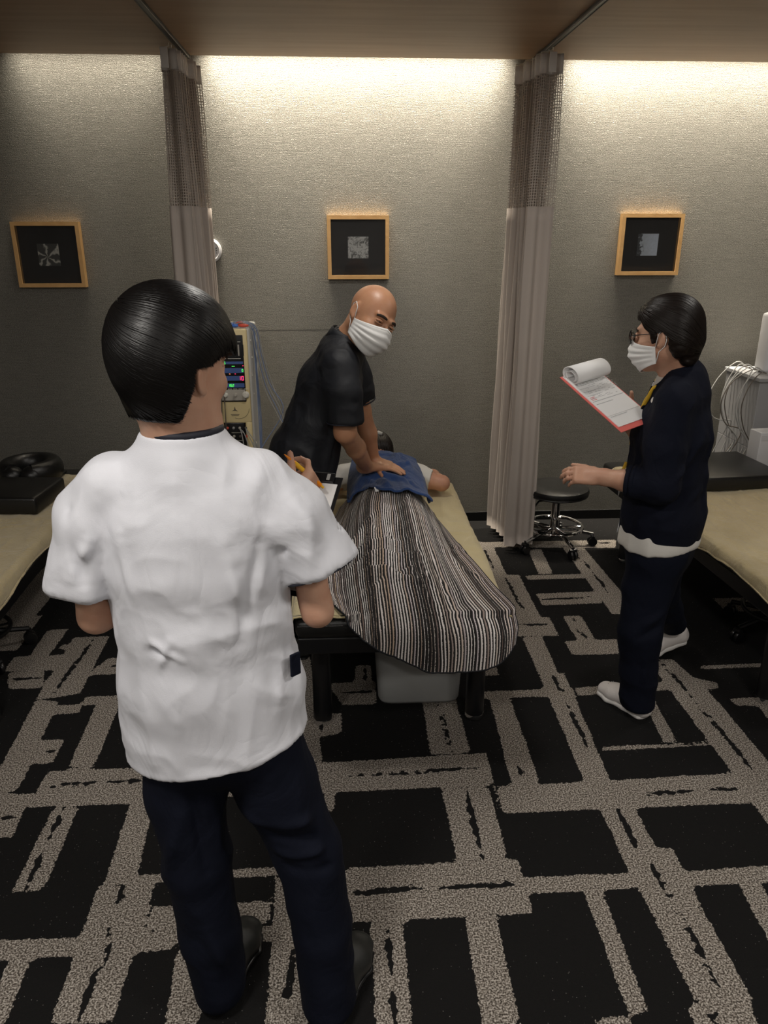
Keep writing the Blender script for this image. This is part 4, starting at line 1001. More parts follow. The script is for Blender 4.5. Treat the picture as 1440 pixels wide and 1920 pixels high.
def snap(pts,Ss,off=.003,it=6):
    p=np.array(pts,float); D=lambda q: np.min([S.evalp(q) for S in Ss],0)
    for _ in range(it):
        d=D(p); e=1e-3; g=np.stack([D(p+np.eye(3)[i]*e)-D(p-np.eye(3)[i]*e) for i in range(3)],1); g/=np.linalg.norm(g,axis=1)[:,None]+1e-9
        p=p+g*np.clip(off-d,-.02,.02)[:,None]
    return p
def cloth_part(name,S,h,mt,par,smooth=3,fold=None,creases=(),post=None):
    v,F=S.mesh(h,smooth); n=vnormals(v,F)
    for c in creases: v=crease(v,n,*c)
    if fold:
        for (sc,amp,seed,mk_) in fold: v=folds(v,n,sc,amp,seed,True,mk_(v) if mk_ else None)
    if post: v=post(v,n)
    return mk(name,v,F,mt,par)

# ================= P1: person in white tunic, seen from behind =================
t1=thing('person',(-.22,1.41,0),'person seen from behind in a white tunic and navy trousers, writing on a clipboard','person')
H1=Head((-.300,1.400,1.552),(.59,.80,-.08),(0,0,1))
B=SDF(); add_head(B,H1,(-.296,1.40,1.415),.053)
B.u(petube([(-.296,1.41,1.41),(-.296,1.415,1.35),(-.29,1.42,1.2),(-.288,1.42,.95)],[(.07,.06),(.15,.07),(.14,.085),(.13,.09)],(1,0,0)),.04)
# arms
RE=(-.058,1.425,1.045); RW=(-.100,1.600,1.212)
B.u(pcap((-.15,1.41,1.34),(-.075,1.425,1.16),.043,.036),.03).u(pcap((-.075,1.425,1.16),RE,.036,.030),.02).u(pcap(RE,(-.085,1.49,1.13),.030,.034),.02).u(pcap((-.085,1.49,1.13),RW,.037,.025),.02)
LE=(-.508,1.430,1.046); LW=(-.285,1.575,1.105)
B.u(pcap((-.44,1.41,1.34),(-.507,1.42,1.16),.045,.040),.03).u(pcap((-.507,1.42,1.16),LE,.040,.034),.02).u(pcap(LE,(-.41,1.485,1.072),.034,.037),.02).u(pcap((-.41,1.485,1.072),LW,.037,.026),.02)
add_hand(B,RW,(.42,.62,.66),(-.70,.45,.1),(-.25,-.60,.75),[(.5,.9,.5),(.75,1.0,.6),(.9,1.1,.7),(1.0,1.2,.7)],.175,thumb=(.75,.55,.35),tcurl=.3)
add_hand(B,LW,(.75,.62,.22),(0.2,-.1,1),(-.3,.8,.2),[(.15,.25,.2)]*4,.175,thumb=(.6,.8,.3),tcurl=.2)
v,F=B.mesh(.0052,2,lo=(-.75,1.1,.9)); b1=mk('body',v,F,M['skin'],t1); par_skin[t1]=M['skin']
eyes(H1,t1,.014); brows(H1,t1)
# hair volume
def hair_sdf1():
    S=SDF()
    S.u(H1.ell((-.012,0,.052),(.108,.097,.098)),.01)
    S.u(H1.ell((-.036,0,.012),(.076,.084,.078)),.03)
    S.u(H1.ell((.040,0,.062),(.056,.076,.062)),.03)
    S.u(H1.cap((-.046,.0,-.02),(-.040,0,-.078),.052,.042),.03)
    for s_ in (1,-1): S.u(H1.cap((-.036,s_*.040,-.02),(-.034,s_*.030,-.080),.036,.034),.02)
    for s_ in (1,-1):
        S.u(H1.ell((-.030,s_*.046,-.030),(.038,.034,.052)),.02)
        S.u(H1.ell((.050,s_*.060,.034),(.038,.024,.042)),.02)
    return S
HS1=hair_sdf1()
def zm1(q): f=q[:,0]; return np.where(f>.075,.022,np.where(f>.012,.012+.02*np.clip((f-.012)/.05,0,1),np.where(f>-.030,.008,-.020-.068*np.clip((-f-.030)/.010,0,1))))
def hl1(p):   # True where hair may be
    f,l,u=p[:,0],np.abs(p[:,1]),p[:,2]
    return u>zm1(p)
cutS=SDF(); cutS.u(pcomp(HS1),.001)
cutS.inter((lambda P:(lambda q:zm1(q)-q[:,2])(H1.L(P)),None,None),.01)
v,F=cutS.mesh(.005,2); n_=vnormals(v,F); q=H1.L(v); 
wv=nrm((-.45,.42,.80)); an=np.arctan2((q-np.array([-.016,0,.04]))@np.cross(wv,nrm(np.cross(wv,(0,1,.3)))),(q-np.array([-.016,0,.04]))@nrm(np.cross(wv,(0,1,.3))))
v=v+n_*(.0005*np.sin(an*46+vnoise(v*30,3)*3)+.0012*vnoise(v*np.array([60,60,25]),5))[:,None]
va,Fa=v,F
vb,Fb=strands(HS1.evalp,H1,(-.016,0,.02),6000,11,wv,.9,hl1,.0008,12,2.1,.0014,(.04,1.75))
# merge cap and strands
o=mk('hair',np.concatenate([va,vb]),np.concatenate([Fa,Fb+len(va)]),M['hair'],t1)
# tunic
T=SDF()
T.u(petube([(-.296,1.400,1.385),(-.298,1.405,1.345),(-.292,1.41,1.27),(-.288,1.415,1.18),(-.286,1.42,1.05),(-.284,1.425,.90),(-.281,1.425,.70)],
           [(.074,.062),(.148,.080),(.178,.110),(.176,.118),(.166,.120),(.184,.132),(.200,.142)],(1,0,0),.03),.02)
def sleeve(pts,rad,side,cut_in=.045,tilt=None,th=.007):
    S=SDF(); S.u(petube(pts,rad,side,.02),.01); d=nrm(np.array(pts[-1],float)-np.array(pts[-2],float)) if tilt is None else nrm(tilt)
    S.inter(phalf(np.array(pts[-1])-d*.0,d),.004)
    e=np.array(pts[-1],float); 
    S.sub(petube([e-d*cut_in,e+d*.03],[(rad[-1][0]-th-.008,rad[-1][1]-th-.008),(rad[-1][0]-th,rad[-1][1]-th)],side),.004)
    return pcomp(S)
sR=[(-.165,1.408,1.338),(-.114,1.413,1.262),(-.052,1.423,1.148)]; rR=[(.056,.070),(.070,.076),(.080,.080)]; dR=(.36,-.10,-.93)
sL=[(-.432,1.408,1.338),(-.478,1.413,1.262),(-.512,1.420,1.122)]; rL=[(.056,.070),(.066,.073),(.072,.076)]; dL=(-.10,-.05,-1)
T.u(sleeve(sR,rR,(1,0,.3),.05,dR),.014).u(sleeve(sL,rL,(1,0,0),.05,dL),.014)
T.inter(phalf((-.28,1.3,.742),(.16,.10,-1)),.006)
T.sub(petube([(-.281,1.425,.80),(-.281,1.425,.62)],[(.175,.118),(.192,.134)],(1,0,0)),.004)
T.u(pcap((-.296,1.403,1.38),(-.295,1.402,1.46),.074,.0690),.045); T.inter((lambda P:P[:,2]-1.438-.05*(1.40-P[:,1]),None,None),.003); T.sub(pcap((-.296,1.402,1.36),(-.293,1.406,1.49),.059,.070),.003); TUN=T
back=lambda v:np.clip((1.0-(v[:,2]-1.36)/.06),0,1)*np.clip((v[:,2]-.74)/.03,0.25,1)
cr=[((-.135,1.32,1.27),(-.175,1.30,1.00),.014,.009),((-.158,1.32,1.24),(-.20,1.30,1.04),.013,-.007),
    ((-.115,1.34,1.22),(-.15,1.31,1.12),.009,-.010),((-.445,1.32,1.30),(-.400,1.29,1.10),.014,-.007),((-.425,1.31,1.27),(-.37,1.29,1.05),.012,.006),((-.405,1.31,1.27),(-.40,1.30,1.13),.010,.006),
    ((-.40,1.29,.96),(-.375,1.27,.86),.016,-.012),((-.37,1.28,.94),(-.33,1.27,.87),.014,.008),((-.375,1.28,.87),(-.30,1.27,.86),.009,-.004),
    ((-.375,1.3,1.06),(-.31,1.3,1.02),.008,.005),((-.39,1.3,1.03),(-.33,1.3,1.035),.010,-.006),((-.33,1.3,1.06),(-.36,1.3,.99),.008,.005),
    ((-.22,1.3,1.25),(-.15,1.29,.90),.016,.006),((-.19,1.3,1.2),(-.13,1.29,.92),.014,-.006),((-.13,1.33,.95),(-.12,1.32,.80),.012,.007),((-.10,1.36,.92),(-.095,1.36,.80),.010,-.006),
    ((-.20,1.27,.84),(-.15,1.28,.77),.014,.006),((-.17,1.27,.86),(-.12,1.30,.77),.010,-.006),((-.08,1.36,1.26),(-.03,1.37,1.18),.012,-.006),((-.10,1.35,1.32),(-.05,1.35,1.22),.014,.005),
    ((-.50,1.36,1.30),(-.49,1.34,1.16),.010,-.007),((-.47,1.34,1.25),(-.51,1.34,1.17),.010,.007)]
shirt=cloth_part('tunic',T,.0052,M['white_cloth'],t1,3,[((9,9,2.2),.0065,3,back),((20,20,6),.0024,8,back),((16,16,16),.0028,19,back),((5,5,9),.0040,17,lambda v:np.clip((1.22-v[:,2])/.1,0,1)*np.clip((v[:,2]-.74)/.05,0,1))],cr)
def ering(c,d,side,ra,rb,r,name,mt,par,n=48,arc=(0,2*PI)):
    c=np.array(c,float);d=nrm(d);s_=np.array(side,float);s_=nrm(s_-d*(s_@d));n_=np.cross(d,s_)
    full=abs(arc[1]-arc[0]-2*PI)<1e-6
    pts=[c+s_*ra*math.cos(a)+n_*rb*math.sin(a) for a in np.linspace(arc[0],arc[1],n,endpoint=not full)]
    mb=MB(); (mb.ring(pts,r) if full else mb.tube(pts,r,6)); return mb.build(name,mt,par,auto=False)
an_=np.linspace(0,2*PI,56,endpoint=False); base=np.stack([-.2945+.0690*np.cos(an_),1.4045+.0690*np.sin(an_),np.full(56,1.50)],1)
for _ in range(60): base[:,2]-=np.where(TUN.evalp(base)>.0005,.002,0)
zz_=base[:,2]; zz_=np.array([np.median(np.take(zz_,range(i-4,i+5),mode='wrap')) for i in range(56)]); base[:,2]=np.array([np.mean(np.take(zz_,range(i-3,i+4),mode='wrap')) for i in range(56)])+.001
MB().ring(base,.0070,8,r2=.0080).build('collar_trim',M['black_trim'],shirt,auto=False)
ering(np.array(sR[-1])+nrm(dR)*.001,dR,(1,0,.3),.0795,.0795,.0028,'sleeve_trim',M['black_trim'],shirt)
ering(np.array(sL[-1])+nrm(dL)*.001,dL,(1,0,0),.0725,.0755,.0028,'sleeve_trim',M['black_trim'],shirt)
MB().box(-.012,.012,-.003,.003,-.025,.025,.002,frameM((-.103,1.352,.965),(.75,.66,0),(0,0,1))).build('pocket_trim',M['navy'],shirt,False)
# shoulder seams
for pts in ([(-.133,1.335,1.345),(-.128,1.322,1.31),(-.130,1.316,1.26),(-.132,1.325,1.215)],[(-.463,1.335,1.345),(-.468,1.322,1.31),(-.464,1.316,1.26),(-.46,1.325,1.215)]):
    pass
# trousers
T=SDF()
T.u(petube([(-.285,1.43,.86),(-.285,1.43,.76)],[(.165,.115),(.17,.12)],(1,0,0)),.03)
T.u(petube([(-.362,1.43,.78),(-.362,1.425,.62),(-.353,1.41,.43),(-.338,1.405,.22),(-.325,1.40,.05)],[(.092,.115),(.085,.10),(.074,.086),(.068,.080),(.062,.078)],(1,0,0),.02),.03)
T.u(petube([(-.205,1.43,.78),(-.165,1.43,.62),(-.098,1.42,.43),(-.070,1.390,.22),(-.058,1.362,.035)],[(.092,.115),(.086,.10),(.075,.086),(.067,.084),(.064,.090)],(1,0,0),.02),.03)
T.inter(phalf((-.33,1.39,.022),(0,0,-1)),.004)
T.inter(phalf((-.3,1.4,.84),(0,0,1)),.004)
cr=[((-.22,1.34,.60),(-.06,1.35,.57),.014,.009),((-.20,1.34,.56),(-.05,1.35,.52),.013,-.008),((-.16,1.34,.50),(-.03,1.35,.49),.012,.008),((-.14,1.34,.46),(-.03,1.35,.44),.012,-.007),
    ((-.33,1.33,.68),(-.31,1.33,.46),.014,-.009),((-.36,1.33,.62),(-.40,1.33,.45),.015,.007),((-.33,1.33,.3),(-.28,1.33,.12),.014,.007),((-.10,1.33,.3),(-.02,1.33,.1),.014,-.006)]
cloth_part('trousers',T,.0065,M['navy'],t1,3,[((10,10,8),.0045,21,lambda v:np.clip((.75-v[:,2])/.1,0,1))],cr)
shoe(t1,(-.345,1.345),(-.262,1.605),M['rubber'],M['black_plastic'],W=.048)
shoe(t1,(-.075,1.275),(.038,1.540),M['rubber'],M['black_plastic'],W=.048)
# clipboard and pen
def clipboard(o,x,z,w_,h_,mats,label,cat,extra=None):
    """o = top-left corner, x = right, z = surface normal; length runs down along y- """
    Mx=frameM(o,x,z); t=thing('clipboard',tuple(Mx[:3,3]),label,cat)
    MB().box(0,w_,-h_,0,-.003,0,.0012,Mx).build('board',mats[0],t,False)
    MB().box(.006,w_-.008,-h_+.012,-.022,.0,.0022,0,Mx).build('paper_sheet',M['paper'],t,False)
    return t,Mx
tb,Mx=clipboard((-.221,1.768,1.252),(.95,-.30,-.02),(-.12,-.58,.80),.232,.315,(M['black_plastic'],),'black clipboard with white form held by the person in the white tunic','clipboard')
MB().box(.066,.214,-.022,.006,.0,.007,.0025,Mx).build('clip_base',M['black_plastic'],tb,False)
MB().box(.05,.115,-.034,.010,.006,.020,.006,Mx).build('clip_lever',M['black_plastic'],tb,True)
for xx in (.128,.158,.196): MB().box(xx,xx+.008,-.016,.001,.007,.0085,.0005,Mx).build('clip_rivet',M['cable_grey'],tb,False)
tx=MB(); rnd=random.Random(2)
for r in range(18):
    x_=.015
    while x_<.20:
        l=rnd.uniform(.004,.018)
        if rnd.random()<.55: tx.box(x_,min(x_+l,.21),-.05-r*.0135-.0012,-.05-r*.0135+.0008,.0022,.0025,0,Mx)
        x_+=l+.006
tx.build('printed_lines',M['ink_grey'],tb,False)
pt=thing('pen',(-.09,1.63,1.29),'amber ballpoint pen in the hand of the person in the white tunic','pen')
pa,pb=np.array([-.124,1.620,1.325]),np.array([-.071,1.640,1.268]); d=nrm(pb-pa)
pa=pa-d*.004; pb=pb+d*.03
MB().tube([pa,pa+d*.010,pa+d*.030],[.0010,.0026,.0052],12).build('tip',M['amber'],pt)
MB().tube([pa+d*.030,pa+d*.08],[.0056,.0056],12).build('barrel',M['amber2'],pt)
MB().tube([pa+d*.08,pb],[.0054,.0050],12).build('grip',M['amber'],pt)
MB().tube([pb,pb+d*.01],[.003,.003],10).build('button',M['amber2'],pt)

# ================= P4: patient lying face down =================
t4=thing('person',(.2,3.3,.51),'person lying face down on the central bed, legs under the striped blanket','person')
H4=Head((.185,4.01,.640),(.05,.10,-1),(.0,1,.12),.98)
B=SDF(); add_head(B,H4,(.20,3.85,.62),.052)
B.u(petube([(.215,3.84,.63),(.215,3.74,.615),(.213,3.5,.615),(.205,3.25,.605),(.20,3.05,.605)],[(.06,.05),(.16,.06),(.145,.085),(.125,.08),(.15,.09)],(1,0,0)),.04)
for pts in ([(.355,3.72,.625),(.425,3.70,.600),(.500,3.69,.585),(.47,3.83,.575),(.40,3.97,.565)],[(.055,3.72,.625),(-.02,3.70,.60),(-.085,3.70,.585),(-.03,3.84,.575),(.04,3.97,.565)]):
    B.u(petube(pts,[(.048,.048),(.044,.044),(.038,.038),(.038,.036),(.026,.026)],(0,0,1),.02),.03)
add_hand(B,(.40,3.97,.565),(-.5,.85,0),(0,0,-1),(-.8,-.4,0),[(.1,.2,.2)]*4,.165)
add_hand(B,(.04,3.97,.565),(.5,.85,0),(0,0,-1),(.8,-.4,0),[(.1,.2,.2)]*4,.165)
# legs (under the blanket)
for s_ in (-1,1):
    B.u(petube([(.20+s_*.07,3.05,.59),(.20+s_*.075,2.80,.562),(.2+s_*.07,2.60,.555),(.2+s_*.07,2.52,.550)],[(.070,.070),(.045,.045),(.038,.038),(.030,.030)],(1,0,0)),.03)
    B.u(pcap((.2+s_*.07,2.52,.55),(.2+s_*.07,2.47,.545),.030,.024),.02)
v,F=B.mesh(.0068,2); mk('body',v,F,M['skin_pale'],t4)
T=SDF()
T.u(petube([(.215,3.80,.625),(.215,3.73,.618),(.213,3.52,.618),(.205,3.28,.61),(.20,3.05,.605)],[(.075,.062),(.172,.078),(.168,.112),(.150,.098),(.165,.105)],(1,0,0),.03),.02)
T.u(sleeve([(.34,3.725,.628),(.39,3.715,.615),(.445,3.700,.602)],[(.06,.062),(.062,.058),(.060,.052)],(0,1,0),.03),.03)
T.u(sleeve([(.07,3.725,.628),(.0,3.715,.615),(-.055,3.70,.602)],[(.06,.062),(.062,.058),(.060,.052)],(0,1,0),.03),.03)
T.inter(phalf((.2,3.1,.6),(0,-1,0)),.005)
cloth_part('shirt',T,.0062,M['white_cloth2'],t4,2,[((12,7,12),.005,31,None),((25,18,20),.0018,33,None)])
S=SDF(); S.u(H4.ell((-.020,0,.036),(.110,.090,.098)),.01); S.u(H4.ell((-.055,0,-.03),(.06,.07,.06)),.03)
S.inter((lambda P:H4.L(P)[:,0]-.035,None,None),.01)
v,F=S.mesh(.006,1); hs4=S
vb,Fb=strands(hs4.evalp,H4,(-.016,0,.02),1500,4,(-.6,.1,.75),.2,lambda p:p[:,0]<.04,.0014,8,1.3,.004,(.05,1.3))
vb2=[];o2=0
o=mk('hair',np.concatenate([v,vb]),np.concatenate([F,Fb+len(v)]),M['hair_brown'],t4)
MB().tube([(.175,4.01,.772),(.195,4.005,.778),(.215,4.0,.772)],[.006,.007,.005],8,r2=[.003]*3).build('hair_clip',M['clip_white'],t4)
MB().tube([(.18,4.005,.762),(.195,4.002,.768),(.212,3.998,.762)],.004,8).build('hair_tie',M['cable_grey'],t4)
cl=MB()
for i in range(9): 
    a=i/8*2*PI; cl.ell((.195+.016*math.cos(a),4.005+.016*math.sin(a),.752),(.014,.014,.014),5)
cl.build('hair_bun',M['hair_brown'],t4)

# ---- blanket
def cubic(p,n):
    p=np.array(p,float); m=len(p); L=np.concatenate([[0],np.cumsum(np.linalg.norm(np.diff(p,axis=0),axis=1))]); T=np.linspace(0,L[-1],n); o=[]
    for q in T:
        i=min(np.searchsorted(L,q,side='right')-1,m-2); f=(q-L[i])/(L[i+1]-L[i]); p0=p[max(i-1,0)];p1=p[i];p2=p[i+1];p3=p[min(i+2,m-1)]
        o.append(.5*((2*p1)+(-p0+p2)*f+(2*p0-5*p1+4*p2-p3)*f*f+(-p0+3*p1-3*p2+p3)*f**3))
    return np.array(o)
nu,nv=190,230
c0=cubic([(-.02,3.42),(.08,3.40),(.20,3.39),(.32,3.37),(.415,3.34)],nu+1)
c1=cubic([(-.085,2.585),(.0,2.40),(.10,2.275),(.22,2.205),(.34,2.175),(.45,2.175),(.54,2.215),(.605,2.29)],nu+1)
d0=cubic([(-.02,3.42),(-.09,3.2),(-.125,2.9),(-.115,2.70),(-.085,2.585)],nv+1)
d1=cubic([(.415,3.34),(.465,3.1),(.520,2.85),(.565,2.60),(.61,2.42),(.605,2.29)],nv+1)
s=np.linspace(0,1,nu+1)[None,:,None]; tt=np.linspace(0,1,nv+1)[:,None,None]
P=(1-tt)*c0[None]+tt*c1[None]+(1-s)*d0[:,None]+s*d1[:,None]-((1-s)*(1-tt)*c0[0]+s*(1-tt)*c0[-1]+(1-s)*tt*c1[0]+s*tt*c1[-1])
P=P.reshape(-1,2); X,Y=P[:,0],P[:,1]
def bodyz(X,Y):
    ys=[2.34,2.40,2.46,2.53,2.64,2.80,3.0,3.15,3.3,3.5]; hh=[.0,.022,.062,.100,.110,.118,.185,.205,.205,.22]; ww=[.15,.155,.16,.165,.16,.165,.18,.18,.165,.18]
    h=np.interp(Y,ys,hh); w_=np.interp(Y,ys,ww); xc=.20+.0*Y
    q=np.abs(X-xc)/w_; g=np.exp(-(q**3.2)*.75)
    dip=.022*np.exp(-((X-xc)/.035)**2)*np.clip((3.0-Y)/.3,0,1)*np.clip((Y-2.45)/.1,0,1)
    return h*g-dip
TOP=.514
sp_f=lambda q,r:r*np.logaddexp(0,np.clip(q/r,-40,40))
Yc=2.372+sp_f(Y-2.372,.040); Xc=.605-sp_f(.605-X,.018)
Z=TOP+bodyz(Xc,Yc); hy=np.maximum(0,sp_f(2.385-Y,.040)-.004); hx=sp_f(X-.600,.018)
hang=np.hypot(hx,hy)
Z=Z-hang*.97
bul=.020*np.clip(hang/.05,0,1)
nxy=vnoise(np.stack([X*9,Y*5,0*X],1),41); nxy2=vnoise(np.stack([X*20,Y*9,0*X+3],1)+nxy[:,None],42)
x_=Xc+hx/(hang+1e-6)*bul+ .004*nxy2*np.clip(hang/.03,0,1); y_=Yc-hy/(hang+1e-6)*bul-(.012+.010*np.sin(X*26))*np.clip(hang/.12,0,1)*(hy>hx)
Z=Z+.006*nxy+.007*np.maximum(0,1-np.abs(nxy2)*2.6)*np.clip((3.3-Y)/.1,.2,1)
def cr2(ax,ay,bx,by,w_,dep):
    global Z
    d=np.array([bx-ax,by-ay]); L=d@d; t=np.clip(((X-ax)*d[0]+(Y-ay)*d[1])/L,0,1); r=np.hypot(X-ax-t*d[0],Y-ay-t*d[1]); Z=Z+1.45*dep*np.exp(-(r/w_)**2)*np.sin(np.clip(t,.03,.97)*PI)**.6
for c in [(-.12,2.66,.24,2.80,.018,.034),(-.12,2.64,.30,2.67,.017,.028),(-.11,2.62,.26,2.50,.018,.026),(-.11,2.69,.15,2.98,.020,.024),(-.11,2.66,.24,2.735,.012,-.020),(-.10,2.63,.26,2.59,.012,-.018),(-.1,2.74,.05,3.1,.02,-.010),
          (.05,2.45,.30,2.62,.016,.010),(.02,2.48,.25,2.56,.014,-.010),(.30,2.95,.42,2.5,.03,.010),(.33,2.7,.36,2.4,.014,-.010),(.1,3.1,.25,2.85,.02,.008),(.36,3.2,.5,2.7,.016,-.008),(.40,2.9,.56,2.6,.016,.008)]: cr2(*c)
Z=np.where(hang<.02,np.maximum(Z,TOP+.007),Z)
V=np.stack([x_,y_,Z],1); UV=np.stack([np.tile(np.linspace(0,.70,nu+1),nv+1)+.004*nxy,np.repeat(np.linspace(0,1.3,nv+1),nu+1)],1)
ii=np.arange(nu*nv); a=(ii//nu)*(nu+1)+ii%nu; F=np.stack([a,a+nu+1,a+nu+2,a+1],1)
tbk=thing('blanket',(.2,2.8,.51),'striped black, white and brown blanket over the legs of the lying person','blanket')
o=mk('striped_cloth',V,F,M['blanket'],tbk,uv=UV); sd=o.modifiers.new('th','SOLIDIFY'); sd.thickness=.005; sd.offset=1
hem=V.reshape(nv+1,nu+1,3); MB().tube(hem[-1][::3]+(0,-.003,.0),.0038,6).build('hem',M['black_cloth'],tbk,auto=False); MB().tube(hem[::3,-1]+(.002,0,.002),.0035,6).build('hem',M['black_cloth'],tbk,auto=False)

# ---- blue towel on the back
nu,nv=90,110
c0=cubic([(.055,3.80),(.15,3.84),(.26,3.86),(.36,3.80)],nu+1); c1=cubic([(.02,3.27),(.10,3.235),(.16,3.13),(.25,3.12),(.385,3.135)],nu+1)
d0=cubic([(.055,3.80),(.035,3.6),(.02,3.4),(.02,3.27)],nv+1); d1=cubic([(.36,3.80),(.375,3.6),(.385,3.35),(.385,3.135)],nv+1)
s=np.linspace(0,1,nu+1)[None,:,None]; tt=np.linspace(0,1,nv+1)[:,None,None]
P=((1-tt)*c0[None]+tt*c1[None]+(1-s)*d0[:,None]+s*d1[:,None]-((1-s)*(1-tt)*c0[0]+s*(1-tt)*c0[-1]+(1-s)*tt*c1[0]+s*tt*c1[-1])).reshape(-1,2); X,Y=P.T
hh=np.interp(Y,[3.1,3.28,3.52,3.73,3.86],[.108,.104,.118,.090,.070]); w_=np.interp(Y,[3.1,3.28,3.52,3.73,3.86],[.19,.175,.19,.20,.14])
Z=.617+hh*np.sqrt(np.clip(1-(np.abs(X-.208)/w_)**2.4,0,1))+.014
nz_=vnoise(np.stack([X*10,Y*8,0*X],1),51); Z=Z+.006*nz_+.012*np.maximum(0,1-np.abs(vnoise(np.stack([X*15+nz_,Y*9,0*X],1),52))*3)
Z=Z-.016*np.exp(-(((X-.14)/.05)**2+((Y-3.36)/.05)**2))
for c in [(.05,3.34,.30,3.24,.022,.024),(.16,3.26,.20,3.13,.016,.018),(.22,3.42,.34,3.52,.018,.014),(.20,3.5,.3,3.75,.018,.010),(.05,3.3,.15,3.2,.015,-.012),(.24,3.3,.34,3.2,.014,-.010)]: cr2(*c)
blanket_top=TOP+bodyz(X,Y)+.014
Z=np.maximum(Z,np.where(Y<3.42,blanket_top+.006,0))
tbl=thing('towel',(.2,3.5,.7),'blue towel lying on the back of the patient under the hands of the bald man','towel')
ii=np.arange(nu*nv); a=(ii//nu)*(nu+1)+ii%nu; F=np.stack([a,a+nu+1,a+nu+2,a+1],1)
o=mk('terry_cloth',np.stack([X,Y,Z],1),F,M['blue_towel'],tbl); sd=o.modifiers.new('th','SOLIDIFY'); sd.thickness=.006; sd.offset=1
g=np.stack([X,Y,Z],1).reshape(nv+1,nu+1,3)
for e in (g[-1],g[0],g[:,0],g[:,-1]): MB().tube(e[::2],.0042,6).build('hem',M['blue_towel'],o,auto=False)
e=g[-1][int(nu*.40)]; MB().box(-.008,.008,-.022,.002,-.001,.001,0,frameM(e+(0,-.002,-.0),(1,.3,0),(0,-.6,.8))).build('care_label',M['paper'],o,False)

# ================= P2: bald man pressing on the patient's back =================
t2=thing('person',(-.22,3.14,0),'bald man in a black shirt and white mask leaning over the patient','person')
H2=Head((.122,3.075,1.470),(.50,-.78,-.26),(.60,-.05,.80),1.04)
B=SDF(); add_head(B,H2,(.022,3.12,1.355),.058)
B.u(petube([(.03,3.12,1.36),(-.0,3.13,1.30),(-.07,3.14,1.15),(-.13,3.14,.98),(-.19,3.14,.84)],[(.06,.06),(.15,.07),(.14,.09),(.13,.09),(.13,.09)],(0,1,0)),.04)
for pts in ([(-.005,2.99,1.29),(.005,2.97,1.16),(.012,2.975,1.035),(.055,3.11,.935),(.105,3.275,.800)],[(.035,3.275,1.29),(.06,3.32,1.16),(.085,3.36,1.04),(.115,3.37,.93),(.135,3.375,.815)]):
    B.u(petube(pts,[(.055,.055),(.050,.050),(.041,.043),(.043,.040),(.027,.031)],(0,1,0),.02),.03)
add_hand(B,(.105,3.285,.800),(.86,.42,-.16),(0,0,-1),(-.3,.9,0),[(.10,.12,.10)]*4,.19,thumb=(.55,.8,.1),tcurl=.1,wr=.029,spread=.06)
add_hand(B,(.135,3.385,.800),(.80,-.25,-.2),(0,0,-1),(.1,-.9,0),[(.08,.1,.1)]*4,.19,thumb=(.55,.8,.1),tcurl=.1,wr=.028,spread=.05)
v,F=B.mesh(.0048,2,lo=(-.5,2.8,.70)); mk('body',v,F,M['skin_tan'],t2); par_skin[t2]=M['skin_tan']
eyes(H2,t2,squint=.0018); brows(H2,t2,.0046); maskmesh(H2,t2)
T=SDF()
T.u(petube([(.022,3.125,1.362),(.003,3.13,1.325),(-.045,3.14,1.20),(-.115,3.14,1.03),(-.155,3.14,.92),(-.205,3.14,.74)],[(.078,.072),(.165,.088),(.185,.122),(.172,.118),(.178,.135),(.190,.150)],(0,1,0),.03),.02)
T.u(sleeve([(-.0,2.995,1.285),(.004,2.965,1.20),(.010,2.960,1.082)],[(.066,.070),(.070,.070),(.072,.072)],(0,1,0),.04,(.03,0,-1)),.04)
T.u(sleeve([(.03,3.275,1.285),(.055,3.31,1.20),(.075,3.33,1.09)],[(.066,.070),(.070,.070),(.072,.072)],(0,1,0),.04),.04)
T.inter(phalf((-.2,3.14,.76),(0,0,-1)),.005)
T.sub(pcap((.028,3.122,1.355),(.075,3.10,1.44),.058,.064),.006)
cr=[((-.06,2.99,1.22),(-.12,2.99,.90),.016,.008),((-.09,3.0,1.15),(-.16,3.0,.92),.015,-.008),((-.02,3.0,1.1),(-.07,3.0,.88),.014,.007),((.06,3.0,1.2),(.03,3.0,.9),.012,-.007),((-.03,2.93,1.23),(.04,2.91,1.14),.012,.006),((-.02,2.92,1.2),(.05,2.91,1.17),.01,-.006),((-.07,3.0,1.26),(.0,2.95,1.28),.012,.006)]
sh2=cloth_part('shirt',T,.006,M['black_cloth'],t2,3,[((8,8,4),.008,61,lambda v:np.clip((1.3-v[:,2])/.1,0,1)),((18,18,12),.003,63,None)],cr)
# stand collar and its opening
cpts=[]
cc=np.array([.026,3.120,1.380]); cd_=nrm((.42,-.06,.90)); cs=nrm(np.cross(cd_,(0,1,0))); cn=np.cross(cd_,cs)
V=[];n=44
for k,(hh_,rr) in enumerate(((-.030,.088),(.004,.080),(.026,.076),(.026,.072),(.004,.075),(-.030,.082))):
    for i in range(n):
        a=.22+(2*PI-.44)*i/(n-1); V.append(cc+cd_*hh_+cs*math.cos(a)*rr*-1*.98+cn*math.sin(a)*rr*1.0)
F=[[r*n+i,r*n+i+1,((r+1)%6)*n+i+1,((r+1)%6)*n+i] for r in range(6) for i in range(n-1)]
mk('collar',V,F,M['black_cloth'],sh2)
for k in range(2):
    pass
ering((.011,2.960,1.084),(.03,0,-1),(0,1,0),.072,.072,.0032,'sleeve_hem',M['black_trim'],sh2); ering((.076,3.331,1.088),(.2,.15,-1),(0,1,0),.072,.072,.0032,'sleeve_hem',M['black_trim'],sh2)
T=SDF(); T.u(petube([(-.20,3.14,.86),(-.215,3.14,.76)],[(.155,.115),(.16,.12)],(0,1,0)),.03)
